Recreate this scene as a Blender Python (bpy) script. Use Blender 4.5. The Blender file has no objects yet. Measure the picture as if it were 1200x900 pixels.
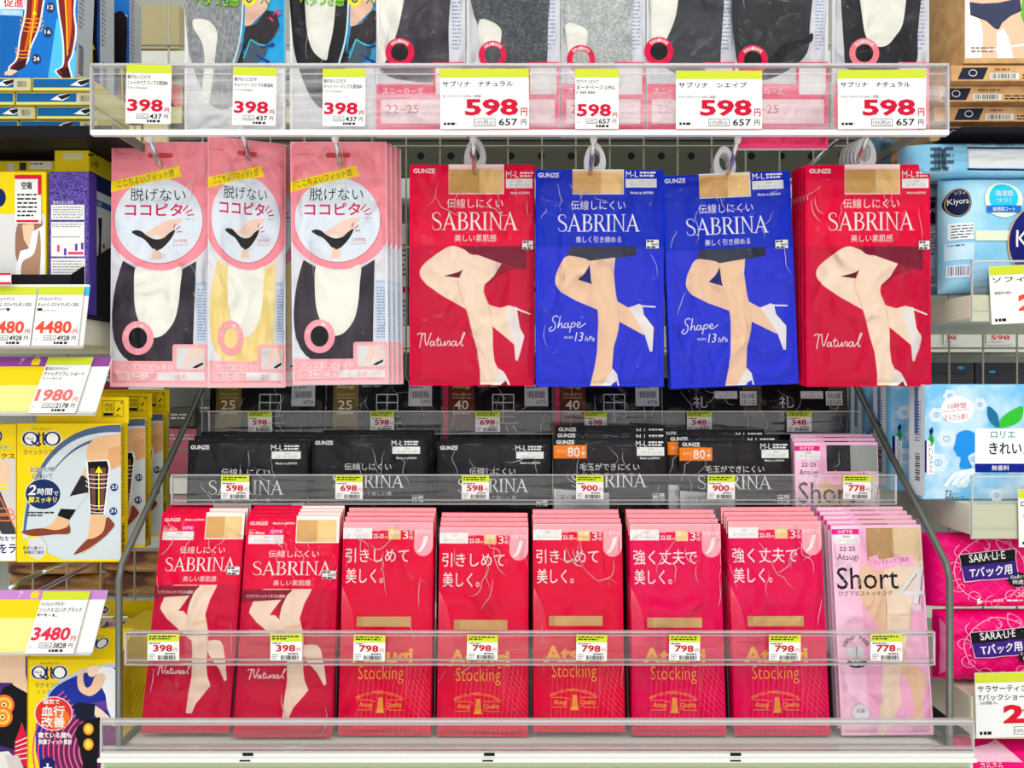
import bpy, bmesh, math, random
from mathutils import Vector, Matrix, Euler, noise
from mathutils.geometry import tessellate_polygon

random.seed(7)
SC = bpy.context.scene
COL = SC.collection
R = math.radians
EYE = 1.25                                   # camera height above the floor

# ------------------------------------------------------------------ camera, light, exposure
cam_d = bpy.data.cameras.new('camera'); cam = bpy.data.objects.new('camera', cam_d); COL.objects.link(cam)
cam.location = (0, 0, EYE); cam.rotation_euler = (R(90), 0, 0)
cam_d.sensor_width = 36; cam_d.lens = 30; cam_d.clip_start = 0.02; cam_d.clip_end = 50
SC.camera = cam

w = bpy.data.worlds.new('shop_air'); SC.world = w; w.use_nodes = True
bgn = w.node_tree.nodes['Background']; bgn.inputs[0].default_value = (0.93, 0.97, 1.0, 1); bgn.inputs[1].default_value = 0.70

def strip_light(name, y, z, watts, sx=3.2, sy=0.3, tilt=0):
    l = bpy.data.lights.new(name, 'AREA'); l.shape = 'RECTANGLE'; l.size = sx; l.size_y = sy; l.energy = watts
    l.color = (1.0, 0.985, 0.95)
    o = bpy.data.objects.new(name, l); COL.objects.link(o); o.location = (0, y, z); o.rotation_euler = (tilt, 0, 0)
    return o
strip_light('ceiling_tube', 0.1, 2.78, 7)
strip_light('ceiling_tube', -0.85, 2.78, 20)
strip_light('ceiling_tube', -2.1, 2.78, 30)
strip_light('ceiling_tube', 1.95, 2.78, 6)
strip_light('added_front_fill', -3.1, 1.5, 70, 6.0, 2.5, R(90))  # added fill panel behind the camera, brightens the shelf fronts

vs = SC.view_settings
vs.view_transform = 'Standard'; vs.look = 'None'; vs.gamma = 1.0; vs.use_curve_mapping = False; vs.exposure = 0.2
SC.cycles.transparent_max_bounces = 24
SC.cycles.max_bounces = 8

# ------------------------------------------------------------------ materials
def lin(c):
    c = c / 255.0
    return c / 12.92 if c <= 0.04045 else ((c + 0.055) / 1.055) ** 2.4
MC = {}
def C(r, g, b, rough=0.5, metal=0.0, spec=0.1):
    k = (r, g, b, rough, metal, spec)
    if k not in MC:
        m = bpy.data.materials.new('paint_%02x%02x%02x' % (r, g, b)); m.use_nodes = True
        p = m.node_tree.nodes['Principled BSDF']
        p.inputs['Base Color'].default_value = (lin(r), lin(g), lin(b), 1)
        p.inputs['Roughness'].default_value = rough; p.inputs['Metallic'].default_value = metal
        p.inputs['Specular IOR Level'].default_value = spec
        MC[k] = m
    return MC[k]

def clear_mat(name, rough, bump=0.0, scale=20.0, stretch=(1, 1, 1), boost=1.0, haze=0.0, ior=1.48, streak=None, tint=(1, 1, 1)):
    m = bpy.data.materials.new(name); m.use_nodes = True; t = m.node_tree; n = t.nodes; n.clear(); L = t.links.new
    out = n.new('ShaderNodeOutputMaterial'); mix = n.new('ShaderNodeMixShader')
    tr = n.new('ShaderNodeBsdfTransparent'); tr.inputs[0].default_value = (*tint, 1)
    gl = n.new('ShaderNodeBsdfGlossy'); gl.inputs['Roughness'].default_value = rough
    fr = n.new('ShaderNodeFresnel'); fr.inputs[0].default_value = ior
    mu = n.new('ShaderNodeMath'); mu.operation = 'MULTIPLY'; mu.inputs[1].default_value = boost; mu.use_clamp = True
    L(fr.outputs[0], mu.inputs[0]); L(mu.outputs[0], mix.inputs[0])
    base = tr
    if haze > 0:
        df = n.new('ShaderNodeBsdfDiffuse'); df.inputs[0].default_value = (0.9, 0.92, 0.95, 1)
        tl = n.new('ShaderNodeBsdfTranslucent'); tl.inputs[0].default_value = (0.9, 0.92, 0.95, 1)
        hm = n.new('ShaderNodeMixShader'); hm.inputs[0].default_value = 0.3
        L(df.outputs[0], hm.inputs[1]); L(tl.outputs[0], hm.inputs[2])
        mh = n.new('ShaderNodeMixShader'); mh.inputs[0].default_value = haze
        if streak:                               # white reflections along the moulding, painted as uneven haze
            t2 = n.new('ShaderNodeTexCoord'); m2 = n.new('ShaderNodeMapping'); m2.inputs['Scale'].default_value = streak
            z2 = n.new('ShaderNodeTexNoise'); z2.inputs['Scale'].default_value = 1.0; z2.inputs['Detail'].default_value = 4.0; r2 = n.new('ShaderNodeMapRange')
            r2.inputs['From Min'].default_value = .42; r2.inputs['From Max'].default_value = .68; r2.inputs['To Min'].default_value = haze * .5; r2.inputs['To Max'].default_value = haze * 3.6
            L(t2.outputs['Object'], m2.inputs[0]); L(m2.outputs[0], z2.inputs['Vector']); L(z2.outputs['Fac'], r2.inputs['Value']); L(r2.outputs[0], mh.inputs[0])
        L(tr.outputs[0], mh.inputs[1]); L(hm.outputs[0], mh.inputs[2]); base = mh
    L(base.outputs[0], mix.inputs[1]); L(gl.outputs[0], mix.inputs[2]); L(mix.outputs[0], out.inputs[0])
    if bump > 0:
        tc = n.new('ShaderNodeTexCoord'); mp = n.new('ShaderNodeMapping'); mp.inputs['Scale'].default_value = stretch
        oi = n.new('ShaderNodeObjectInfo'); sc_ = n.new('ShaderNodeMath'); sc_.operation = 'MULTIPLY'; sc_.inputs[1].default_value = 37.0
        nz = n.new('ShaderNodeTexNoise'); nz.noise_dimensions = '4D'
        nz.inputs['Scale'].default_value = scale; nz.inputs['Detail'].default_value = 1.5; nz.inputs['Distortion'].default_value = 1.1
        bp = n.new('ShaderNodeBump'); bp.inputs['Strength'].default_value = 1.0; bp.inputs['Distance'].default_value = bump
        L(tc.outputs['Object'], mp.inputs[0]); L(mp.outputs[0], nz.inputs['Vector'])
        L(oi.outputs['Random'], sc_.inputs[0]); L(sc_.outputs[0], nz.inputs['W'])
        L(nz.outputs['Fac'], bp.inputs['Height'])
        L(bp.outputs[0], gl.inputs['Normal']); L(bp.outputs[0], fr.inputs['Normal'])
    return m

FILM = clear_mat('clear_crinkled_film', 0.08, bump=0.014, scale=24.0, stretch=(1, 1, 0.7), boost=1.0, ior=1.23)
ACRYL = clear_mat('clear_acrylic', 0.12, bump=0.0015, scale=5.0, stretch=(1, 1, 14), boost=0.8, haze=0.025)
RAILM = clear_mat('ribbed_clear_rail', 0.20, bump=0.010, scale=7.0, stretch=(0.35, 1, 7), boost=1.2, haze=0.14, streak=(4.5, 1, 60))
EDGE = clear_mat('acrylic_cut_edge', 0.2, boost=1.5, haze=0.58)
FILM_GLINT = clear_mat('painted_film_highlight', 0.15, boost=2.0, haze=0.85)  # milky white stands in for highlights on the film folds
CLEARTAB = clear_mat('milky_clear_plastic', 0.15, boost=1.5, haze=0.55)
CHROME = C(205, 208, 212, 0.16, 1.0)
STEEL = C(170, 174, 176, 0.3, 1.0)
WHITE = C(230, 230, 230); INK = C(24, 24, 28); CREAM = C(226, 224, 204); BLACK = C(17, 17, 22)
SKIN = C(230, 194, 164); SKIN_L = C(234, 212, 192); BEIGE = C(205, 164, 104); BEIGE_L = C(226, 196, 142)
YELLOW = C(246, 220, 20); LIME = C(198, 210, 52); RED = C(212, 24, 56); NAVY = C(22, 32, 98)
GOLD = C(240, 176, 66); GREY = C(150, 152, 156)

def noisy(name, c1, c2, scale, rough=0.6, stretch=(1, 1, 1), detail=3.0):
    m = bpy.data.materials.new(name); m.use_nodes = True; t = m.node_tree; n = t.nodes; L = t.links.new
    p = n['Principled BSDF']; p.inputs['Roughness'].default_value = rough; p.inputs['Specular IOR Level'].default_value = 0.15
    tc = n.new('ShaderNodeTexCoord'); mp = n.new('ShaderNodeMapping'); mp.inputs['Scale'].default_value = stretch
    nz = n.new('ShaderNodeTexNoise'); nz.inputs['Scale'].default_value = scale; nz.inputs['Detail'].default_value = detail
    rp = n.new('ShaderNodeValToRGB')
    rp.color_ramp.elements[0].color = (*[lin(x) for x in c1], 1); rp.color_ramp.elements[0].position = 0.38
    rp.color_ramp.elements[1].color = (*[lin(x) for x in c2], 1); rp.color_ramp.elements[1].position = 0.62
    L(tc.outputs['Object'], mp.inputs[0]); L(mp.outputs[0], nz.inputs['Vector']); L(nz.outputs['Fac'], rp.inputs[0]); L(rp.outputs[0], p.inputs['Base Color'])
    return m
KRAFT = noisy('kraft_board', (196, 150, 100), (214, 170, 118), 60, 0.7)
GLITTER = noisy('purple_glitter_print', (48, 30, 110), (110, 90, 180), 700, 0.45, detail=1)
KNIT = noisy('grey_knit', (120, 124, 130), (165, 168, 172), 350, 0.9, stretch=(2, 1, 0.4))
KNITD = noisy('charcoal_knit', (66, 70, 76), (96, 100, 106), 420, 0.9)
KNITL = noisy('light_grey_knit', (158, 164, 164), (196, 200, 200), 420, 0.9)
SILKD = noisy('black_sheer', (34, 31, 42), (70, 60, 74), 24, 0.4, stretch=(1.5, 1, 0.6))
SILKY = noisy('cream_sheer', (232, 206, 130), (244, 224, 160), 40, 0.5, stretch=(3, 1, 0.4))
MARBLE = noisy('pale_blue_marble_print', (132, 198, 232), (176, 220, 242), 14, 0.35)
FOILBR = noisy('brown_gold_foil', (84, 48, 36), (186, 140, 84), 18, 0.35, stretch=(0.5, 1, 2))
LACEY = noisy('white_flower_print', (112, 186, 230), (190, 220, 238), 34, 0.4, detail=2)

# ------------------------------------------------------------------ mesh helpers
class MB:
    def __init__(s): s.v, s.f, s.m, s.mats = [], [], [], []
    def mi(s, mat):
        if mat not in s.mats: s.mats.append(mat)
        return s.mats.index(mat)
    def add(s, vs_, fs, mat, M=None):
        b = len(s.v); k = s.mi(mat)
        s.v += [tuple(M @ Vector(p)) if M else tuple(p) for p in vs_]
        s.f += [tuple(b + i for i in f) for f in fs]; s.m += [k] * len(fs)
        return s
    def box(s, x0, y0, z0, x1, y1, z1, mat, bev=0.0, M=None):
        x0, x1 = min(x0, x1), max(x0, x1); y0, y1 = min(y0, y1), max(y0, y1); z0, z1 = min(z0, z1), max(z0, z1)
        if bev <= 0:
            v = [(x, y, z) for z in (z0, z1) for y in (y0, y1) for x in (x0, x1)]
            f = [(0, 2, 3, 1), (4, 5, 7, 6), (0, 1, 5, 4), (2, 6, 7, 3), (0, 4, 6, 2), (1, 3, 7, 5)]
            return s.add(v, f, mat, M)
        bm = bmesh.new(); bmesh.ops.create_cube(bm, size=1)
        for q in bm.verts: q.co = ((x0 + x1) / 2 + q.co.x * (x1 - x0), (y0 + y1) / 2 + q.co.y * (y1 - y0), (z0 + z1) / 2 + q.co.z * (z1 - z0))
        bmesh.ops.bevel(bm, geom=bm.edges[:], offset=min(bev, .45 * min(x1 - x0, y1 - y0, z1 - z0)), segments=2, affect='EDGES', profile=0.5)
        bm.verts.index_update()
        s.add([tuple(q.co) for q in bm.verts], [tuple(q.index for q in f.verts) for f in bm.faces], mat, M); bm.free()
        return s
    def tube(s, pts, r, mat, n=8, caps=True):
        pts = [Vector(p) for p in pts]; rings = []
        rr = r if isinstance(r, (list, tuple)) else [r] * len(pts)
        up = None
        for i, p in enumerate(pts):
            d = (pts[min(i + 1, len(pts) - 1)] - pts[max(i - 1, 0)]).normalized()
            if up is None: up = Vector((0, 0, 1)) if abs(d.z) < 0.9 else Vector((1, 0, 0))
            a = d.cross(up).normalized(); b = a.cross(d).normalized(); up = b
            rings.append([p + (a * math.cos(t) + b * math.sin(t)) * rr[i] for t in [2 * math.pi * k / n for k in range(n)]])
        v = [q for g in rings for q in g]; f = []
        for i in range(len(rings) - 1):
            for k in range(n):
                f.append((i * n + k, i * n + (k + 1) % n, (i + 1) * n + (k + 1) % n, (i + 1) * n + k))
        if caps: f.append(tuple(range(n))); f.append(tuple(range((len(rings) - 1) * n, len(rings) * n)))
        return s.add(v, f, mat)
    def prism(s, pts, y0, y1, mat):           # outline in x,z pushed from y0 to y1
        n = len(pts); v = [(x, y0, z) for x, z in pts] + [(x, y1, z) for x, z in pts]
        tri = tessellate_polygon([[Vector((x, z, 0)) for x, z in pts]])
        f = [tuple(t) for t in tri] + [tuple(n + i for i in t) for t in tri] + [(i, (i + 1) % n, n + (i + 1) % n, n + i) for i in range(n)]
        return s.add(v, f, mat)
    def grid(s, fn, nu, nv, mat):
        v = [fn(i / nu, j / nv) for j in range(nv + 1) for i in range(nu + 1)]
        f = [(j * (nu + 1) + i, j * (nu + 1) + i + 1, (j + 1) * (nu + 1) + i + 1, (j + 1) * (nu + 1) + i) for j in range(nv) for i in range(nu)]
        return s.add(v, f, mat)
    def build(s, name, parent=None, smooth=False, recalc=False):
        me = bpy.data.meshes.new(name); me.from_pydata(s.v, [], s.f)
        for m in s.mats: me.materials.append(m)
        me.polygons.foreach_set('material_index', s.m)
        if smooth: me.polygons.foreach_set('use_smooth', [True] * len(s.f))
        if recalc:
            bm = bmesh.new(); bm.from_mesh(me); bmesh.ops.recalc_face_normals(bm, faces=bm.faces[:]); bm.to_mesh(me); bm.free()
        me.update()
        o = bpy.data.objects.new(name, me); COL.objects.link(o)
        if parent: o.parent = parent
        return o

def P(px, py, d):
    return Vector(((px - 600) * d / 1000, d, EYE + (450 - py) * d / 1000))

def thing(name, label, cat, loc=(0, 0, 0), rot=(0, 0, 0), group=None):
    o = bpy.data.objects.new(name, None); COL.objects.link(o); o.empty_display_size = 0.02
    o.location = loc; o.rotation_euler = rot; o['label'] = label; o['category'] = cat
    if group: o['group'] = group
    return o
def tag(o, label, cat, group=None):
    o['label'] = label; o['category'] = cat
    if group: o['group'] = group
    return o
def struct(o):
    o['kind'] = 'structure'; return o
def dup(root, loc, rot=None, label=None, group=None, skip=()):
    r = root.copy(); COL.objects.link(r); r.location = loc
    if rot is not None: r.rotation_euler = rot
    if label: r['label'] = label
    if group: r['group'] = group
    for ch in list(root.children):
        if ch.name.split('.')[0] in skip: continue
        c = ch.copy(); COL.objects.link(c); c.parent = r
        for g in list(ch.children):
            d = g.copy(); COL.objects.link(d); d.parent = c
    return r

# ------------------------------------------------------------------ lettering
TXT = {}
_tc = bpy.data.curves.new('lettering_source', 'FONT'); _to = bpy.data.objects.new('lettering_source', _tc)
def text_mesh(s, bold=0.0, shear=0.0):
    k = (s, bold, shear)
    if k not in TXT:
        _tc.body = s; _tc.resolution_u = 2; _tc.offset = bold; _tc.shear = shear
        me = _to.to_mesh()
        v = [(q.co.x, q.co.y) for q in me.vertices]; f = [tuple(p.vertices) for p in me.polygons]
        _to.to_mesh_clear()
        if not v: v = [(0, 0)]; f = []
        x0 = min(p[0] for p in v); x1 = max(p[0] for p in v); y0 = min(p[1] for p in v); y1 = max(p[1] for p in v)
        TXT[k] = ([((x - x0) / max(x1 - x0, 1e-6), 1 - (y - y0) / max(y1 - y0, 1e-6)) for x, y in v], f, (x1 - x0) / max(y1 - y0, 1e-6))
    return TXT[k]

def smooth_pts(pts, closed=True, n=5):
    out = []; N = len(pts)
    rng = range(N) if closed else range(N - 1)
    for i in rng:
        p0 = pts[(i - 1) % N] if closed or i > 0 else pts[0]
        p1 = pts[i]; p2 = pts[(i + 1) % N]
        p3 = pts[(i + 2) % N] if closed or i + 2 < N else pts[-1]
        for k in range(n):
            t = k / n
            out.append(tuple(0.5 * (2 * p1[a] + (p2[a] - p0[a]) * t + (2 * p0[a] - 5 * p1[a] + 4 * p2[a] - p3[a]) * t * t + (3 * p1[a] - p0[a] - 3 * p2[a] + p3[a]) * t ** 3) for a in (0, 1)))
    if not closed: out.append(tuple(pts[-1]))
    return out

def ribbon(pts, wds):
    n = len(pts); l, r = [], []
    for i, p in enumerate(pts):
        a = pts[max(i - 1, 0)]; b = pts[min(i + 1, n - 1)]
        dx, dy = b[0] - a[0], b[1] - a[1]; q = math.hypot(dx, dy) or 1e-6
        wd = (wds[i] if isinstance(wds, (list, tuple)) else wds) / 2
        l.append((p[0] - dy / q * wd, p[1] + dx / q * wd)); r.append((p[0] + dy / q * wd, p[1] - dx / q * wd))
    return l, r

class Art:
    """flat printing in photo-sized units: origin at the top left corner of the printed face, x right, y down"""
    STEP = 0.000008
    def __init__(s, x0=0, y0=0, conv=None): s.it = []; s.x0, s.y0 = x0, y0; s.h = 0.0; s.conv = conv; s.M = None
    def pt(s, p):
        x, y = p
        if s.M: x, y = s.M(x, y)
        if s.conv: return s.conv(x, y)
        return (x - s.x0, y - s.y0)
    def raw(s, v, f, mat):
        s.h += s.STEP; s.it.append(([s.pt(p) for p in v], f, mat, s.h)); return s
    def poly(s, pts, mat, smooth=False, n=5):
        if smooth: pts = smooth_pts(pts, True, n)
        tri = tessellate_polygon([[Vector((x, y, 0)) for x, y in pts]])
        return s.raw(pts, [tuple(t) for t in tri], mat)
    def rect(s, x0, y0, x1, y1, mat): return s.raw([(x0, y0), (x1, y0), (x1, y1), (x0, y1)], [(0, 1, 2, 3)], mat)
    def rrect(s, x0, y0, x1, y1, r, mat, corners=(1, 1, 1, 1)):
        pts = []
        for k, (cx, cy, a0) in enumerate(((x0, y0, 180), (x1, y0, 270), (x1, y1, 0), (x0, y1, 90))):
            if corners[k]:
                ox = cx + (r if cx == x0 else -r); oy = cy + (r if cy == y0 else -r)
                pts += [(ox + r * math.cos(R(a0 + t)), oy + r * math.sin(R(a0 + t))) for t in (0, 30, 60, 90)]
            else: pts.append((cx, cy))
        return s.poly(pts, mat)
    def circ(s, cx, cy, rx, ry, mat, n=40):
        return s.raw([(cx + rx * math.cos(2 * math.pi * k / n), cy + ry * math.sin(2 * math.pi * k / n)) for k in range(n)], [tuple(range(n))], mat)
    def ring(s, cx, cy, rx, ry, t, mat, a0=0, a1=360, n=40):
        v = []; f = []
        for k in range(n + 1):
            a = R(a0 + (a1 - a0) * k / n)
            v += [(cx + rx * math.cos(a), cy + ry * math.sin(a)), (cx + (rx - t) * math.cos(a), cy + (ry - t) * math.sin(a))]
        for k in range(n): f.append((2 * k, 2 * k + 1, 2 * k + 3, 2 * k + 2))
        return s.raw(v, f, mat)
    def line(s, pts, wd, mat, smooth=False, n=4):
        if smooth:
            m = len(pts)
            if isinstance(wd, (list, tuple)):
                wd = [wd[min(i // n, m - 1)] + (wd[min(i // n + 1, m - 1)] - wd[min(i // n, m - 1)]) * (i % n) / n for i in range((m - 1) * n + 1)]
            pts = smooth_pts(pts, False, n)
        l, r = ribbon(pts, wd); k = len(l)
        return s.raw(l + r, [(i, i + 1, k + i + 1, k + i) for i in range(k - 1)], mat)
    def text(s, t, x0, y0, x1, y1, mat, bold=0.0, shear=0.0, rot=0.0):
        if bold > 0 and any(ord(ch) > 0x2fff for ch in t):     # heavy strokes for dense characters: overprint instead of swelling
            d = bold * (y1 - y0) * .85
            for ex, ey in ((-d, 0), (d, 0), (0, -d), (0, d)): s.text(t, x0 + ex, y0 + ey, x1 + ex, y1 + ey, mat, 0, shear, rot)
            bold = 0
        v, f, asp = text_mesh(t, bold, shear)
        cx, cy = (x0 + x1) / 2, (y0 + y1) / 2; ca, sa = math.cos(R(rot)), math.sin(R(rot))
        pv = []
        for u, q in v:
            x = x0 + u * (x1 - x0) - cx; y = y0 + q * (y1 - y0) - cy
            pv.append((cx + x * ca - y * sa, cy + x * sa + y * ca))
        return s.raw(pv, f, mat)
    def vtext(s, t, x0, y0, x1, y1, mat, bold=0.0):
        h = (y1 - y0) / len(t)
        for i, ch in enumerate(t): s.text(ch, x0, y0 + i * h + h * .06, x1, y0 + (i + 1) * h - h * .06, mat, bold)
        return s
    def arc_text(s, t, cx, cy, r, a0, a1, hgt, mat, bold=0.0):
        n = len(t)
        for i, ch in enumerate(t):
            a = a0 + (a1 - a0) * (i + .5) / n; x = cx + r * math.cos(R(a)); y = cy + r * math.sin(R(a))
            wd = abs(R(a1 - a0)) * r / n * .86
            s.text(ch, x - wd / 2, y - hgt / 2, x + wd / 2, y + hgt / 2, mat, bold, rot=a + 90)
        return s
    def bars(s, x0, y0, x1, y1, mat, seed=1):
        rd = random.Random(seed); x = x0; v = []; f = []
        while x < x1 - .3:
            wd = rd.choice((.35, .5, .8, 1.0)) * (x1 - x0) / 22; b = len(v)
            v += [(x, y0), (min(x + wd, x1), y0), (min(x + wd, x1), y1), (x, y1)]; f.append((b, b + 1, b + 2, b + 3))
            x += wd + rd.choice((.35, .6, .9)) * (x1 - x0) / 22
        return s.raw(v, f, mat)
    def fine(s, x0, y0, x1, y1, rows, mat, seed=1, fill=.5):
        """rows of print too small to read"""
        rd = random.Random(seed); v = []; f = []; h = (y1 - y0) / rows
        for j in range(rows):
            x = x0; end = x1 if j < rows - 1 else x0 + (x1 - x0) * rd.uniform(.5, 1)
            while x < end:
                wd = rd.uniform(.5, 2.2) * h; b = len(v); ya = y0 + j * h + h * (1 - fill) / 2
                v += [(x, ya), (min(x + wd, end), ya), (min(x + wd, end), ya + h * fill), (x, ya + h * fill)]; f.append((b, b + 1, b + 2, b + 3))
                x += wd + rd.uniform(.2, .5) * h
        return s.raw(v, f, mat)
    def put(s, mb, fn, dens=0.0):
        for v, f, mat, h in s.it:
            if dens > 0:
                bm = bmesh.new(); bv = [bm.verts.new((x, y, 0)) for x, y in v]
                for q in f:
                    try: bm.faces.new([bv[i] for i in q])
                    except ValueError: pass
                for _ in range(6):
                    e = [q for q in bm.edges if q.calc_length() > dens]
                    if not e: break
                    bmesh.ops.subdivide_edges(bm, edges=e, cuts=1)
                    bmesh.ops.triangulate(bm, faces=[q for q in bm.faces if len(q.verts) > 4])
                bm.verts.index_update()
                mb.add([fn(q.co.x, q.co.y, h) for q in bm.verts], [tuple(q.index for q in g.verts) for g in bm.faces], mat); bm.free()
            else:
                mb.add([fn(x, y, h) for x, y in v], f, mat)
        return mb

# serif capitals, unit height, y up -> list of polygons (pts), advance
def _serif():
    def seg(*p): return list(p)
    G = {}
    sv = lambda x, y, w=.2: [(x - w / 2, y), (x + w / 2, y), (x + w / 2, y + .035), (x - w / 2, y + .035)]
    G['I'] = ([seg((.09, .0), (.20, .0), (.20, 1), (.09, 1)), sv(.145, 0, .27), sv(.145, .965, .27)], .33)
    G['A'] = ([seg((.05, .0), (.10, .0), (.365, .86), (.35, .99)), seg((.31, 1.0), (.37, 1.02), (.69, 0), (.56, 0)), seg((.17, .32), (.5, .32), (.5, .37), (.18, .37)), sv(.07, 0, .22), sv(.63, 0, .27)], .74)
    G['N'] = ([seg((.10, 0), (.15, 0), (.15, .97), (.10, .97)), seg((.06, 1), (.17, 1), (.64, .0), (.60, -.01)), seg((.57, .03), (.62, .0), (.62, 1), (.57, 1)), sv(.125, 0, .22), sv(.60, .965, .22), sv(.10, .965, .16)], .72)
    G['R'] = ([seg((.09, .0), (.20, .0), (.20, 1), (.09, 1)), sv(.145, 0, .27), sv(.11, .965, .18), ('line', [(.18, .97), (.34, .97), (.46, .88), (.48, .74), (.42, .58), (.30, .51), (.18, .51)], [.04, .045, .08, .11, .08, .045, .04]), seg((.26, .52), (.38, .52), (.66, 0), (.53, 0)), sv(.60, 0, .18)], .66)
    G['B'] = ([seg((.09, .0), (.20, .0), (.20, 1), (.09, 1)), sv(.11, 0, .18), sv(.11, .965, .18), ('line', [(.18, .975), (.34, .97), (.45, .88), (.46, .75), (.40, .60), (.30, .53), (.18, .53)], [.04, .045, .08, .11, .08, .045, .04]), ('line', [(.18, .53), (.34, .52), (.49, .42), (.52, .27), (.46, .10), (.32, .025), (.18, .02)], [.04, .045, .09, .12, .09, .045, .04])], .61)
    G['S'] = ([('line', [(.44, .76), (.40, .92), (.26, .98), (.12, .92), (.07, .77), (.14, .62), (.28, .52), (.42, .40), (.47, .24), (.41, .08), (.25, .015), (.11, .06), (.05, .24)], [.02, .035, .035, .06, .09, .11, .12, .11, .09, .06, .035, .035, .02])], .53)
    return G
SERIF = _serif()
def serif_word(a, word, x0, y0, x1, y1, mat, rot=0.0):
    tot = sum(SERIF[c][1] for c in word); x = 0.0; kx = (x1 - x0) / tot; ky = (y1 - y0)
    ca, sa = math.cos(R(rot)), math.sin(R(rot)); cx, cy = (x0 + x1) / 2, (y0 + y1) / 2
    def tr(p):
        X = x0 + (x + p[0]) * kx - cx; Y = y1 - p[1] * ky - cy
        return (cx + X * ca - Y * sa, cy + X * sa + Y * ca)
    for c in word:
        for g in SERIF[c][0]:
            if g[0] == 'line': a.line([tr(p) for p in g[1]], [q * min(kx, ky) * .95 for q in g[2]], mat, smooth=True)
            else: a.poly([tr(p) for p in g], mat)
        x += SERIF[c][1]
    return a

SCRIPT = {   # hand-written words, strokes in a unit box, y down
 'Natural': [[(.0, .14), (.06, .03), (.10, .12), (.07, .6), (.05, .98)], [(.08, .25), (.13, .06), (.16, .10), (.16, .5), (.19, .82), (.22, .6), (.27, .1), (.29, .0)],
   [(.33, .60), (.29, .56), (.26, .72), (.28, .86), (.32, .74), (.34, .58), (.34, .84), (.37, .78)], [(.42, .28), (.40, .7), (.42, .86), (.46, .76)], [(.37, .50), (.47, .44)],
   [(.48, .56), (.47, .78), (.50, .84), (.54, .70), (.56, .55), (.55, .80), (.58, .80), (.61, .6), (.62, .54), (.66, .60), (.64, .84), (.69, .72)],
   [(.77, .58), (.72, .56), (.69, .72), (.72, .86), (.76, .74), (.78, .56), (.78, .84), (.82, .78), (.90, .40), (.95, .05), (.93, .0), (.89, .35), (.88, .82), (.93, .80)]],
 'Shape': [[(.24, .12), (.20, .02), (.12, .10), (.10, .30), (.17, .50), (.14, .80), (.05, .92), (.0, .80), (.08, .66)], [(.30, .02), (.27, .4), (.23, .74), (.29, .50), (.34, .50), (.34, .72), (.39, .66)],
   [(.50, .48), (.44, .46), (.40, .62), (.44, .74), (.49, .60), (.52, .46), (.51, .72), (.56, .64)], [(.60, .44), (.57, .75), (.54, 1.0)], [(.59, .54), (.65, .42), (.70, .50), (.66, .66), (.59, .66)],
   [(.74, .60), (.83, .50), (.80, .40), (.74, .50), (.76, .68), (.84, .66), (.97, .46)]],
}
def script(a, word, x0, y0, x1, y1, wd, mat, rot=0.0):
    ca, sa = math.cos(R(rot)), math.sin(R(rot)); cx, cy = (x0 + x1) / 2, (y0 + y1) / 2
    for st in SCRIPT[word]:
        pts = []
        for u, v in st:
            X = x0 + u * (x1 - x0) - cx; Y = y0 + v * (y1 - y0) - cy
            pts.append((cx + X * ca - Y * sa, cy + X * sa + Y * ca))
        a.line(pts, wd, mat, smooth=True)
    return a
# ------------------------------------------------------------------ packages
def film_part(root, W, H, T, m=0.0008, seed=0, amp=0.0007, top=0.0, mat=None, nu=14, nv=24, creases=9):
    def fn(u, v):
        x = (u - .5) * (W + 2 * m); z = -m + v * (H + 2 * m + top)
        e = min(u * (W + 2 * m), (1 - u) * (W + 2 * m), v * (H + 2 * m + top), (1 - v) * (H + 2 * m + top)) / 0.006
        e = max(0.0, min(1.0, e)); e = e * e * (3 - 2 * e)
        q = noise.noise(Vector((x * 22 + seed * 3.7, z * 15 + seed, seed * .7)))
        q += .7 * (1 - 2 * abs(noise.noise(Vector((x * 26 - z * 9 + seed, z * 18, seed * 1.3)))))
        q += 1.6 * (1 - min(1, e)) * 0
        return (x, -(T / 2 + .0026 + amp * q) * e, z)
    mb = MB(); mb.grid(fn, nu, nv, mat or FILM); rd = random.Random(seed * 13 + 5)
    for k in range(creases):                      # folds in the plastic, with white highlights painted along the ridge
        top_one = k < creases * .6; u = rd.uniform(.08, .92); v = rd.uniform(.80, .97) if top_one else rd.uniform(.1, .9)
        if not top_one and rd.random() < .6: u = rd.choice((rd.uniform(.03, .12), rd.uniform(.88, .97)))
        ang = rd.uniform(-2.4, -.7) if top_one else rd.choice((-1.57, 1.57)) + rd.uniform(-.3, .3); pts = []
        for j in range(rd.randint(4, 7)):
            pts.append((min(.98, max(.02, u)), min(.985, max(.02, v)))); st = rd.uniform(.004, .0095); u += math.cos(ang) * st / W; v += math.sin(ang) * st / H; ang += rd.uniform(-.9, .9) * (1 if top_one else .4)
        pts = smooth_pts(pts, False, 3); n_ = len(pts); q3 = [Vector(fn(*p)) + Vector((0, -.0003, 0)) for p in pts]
        rw = rd.uniform(.00022, .0005); mb.tube(q3, [.00005 + rw * math.sin(math.pi * i / (n_ - 1)) for i in range(n_)], FILM_GLINT, 4, False)
    return mb.build('film', root, smooth=True)

def front_map(Wp, Hp, sx, sz, T, off=0.0):
    return lambda u, v, h: ((u - Wp / 2) * sx, -T / 2 - .0002 - off - h, (Hp - v) * sz)

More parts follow.
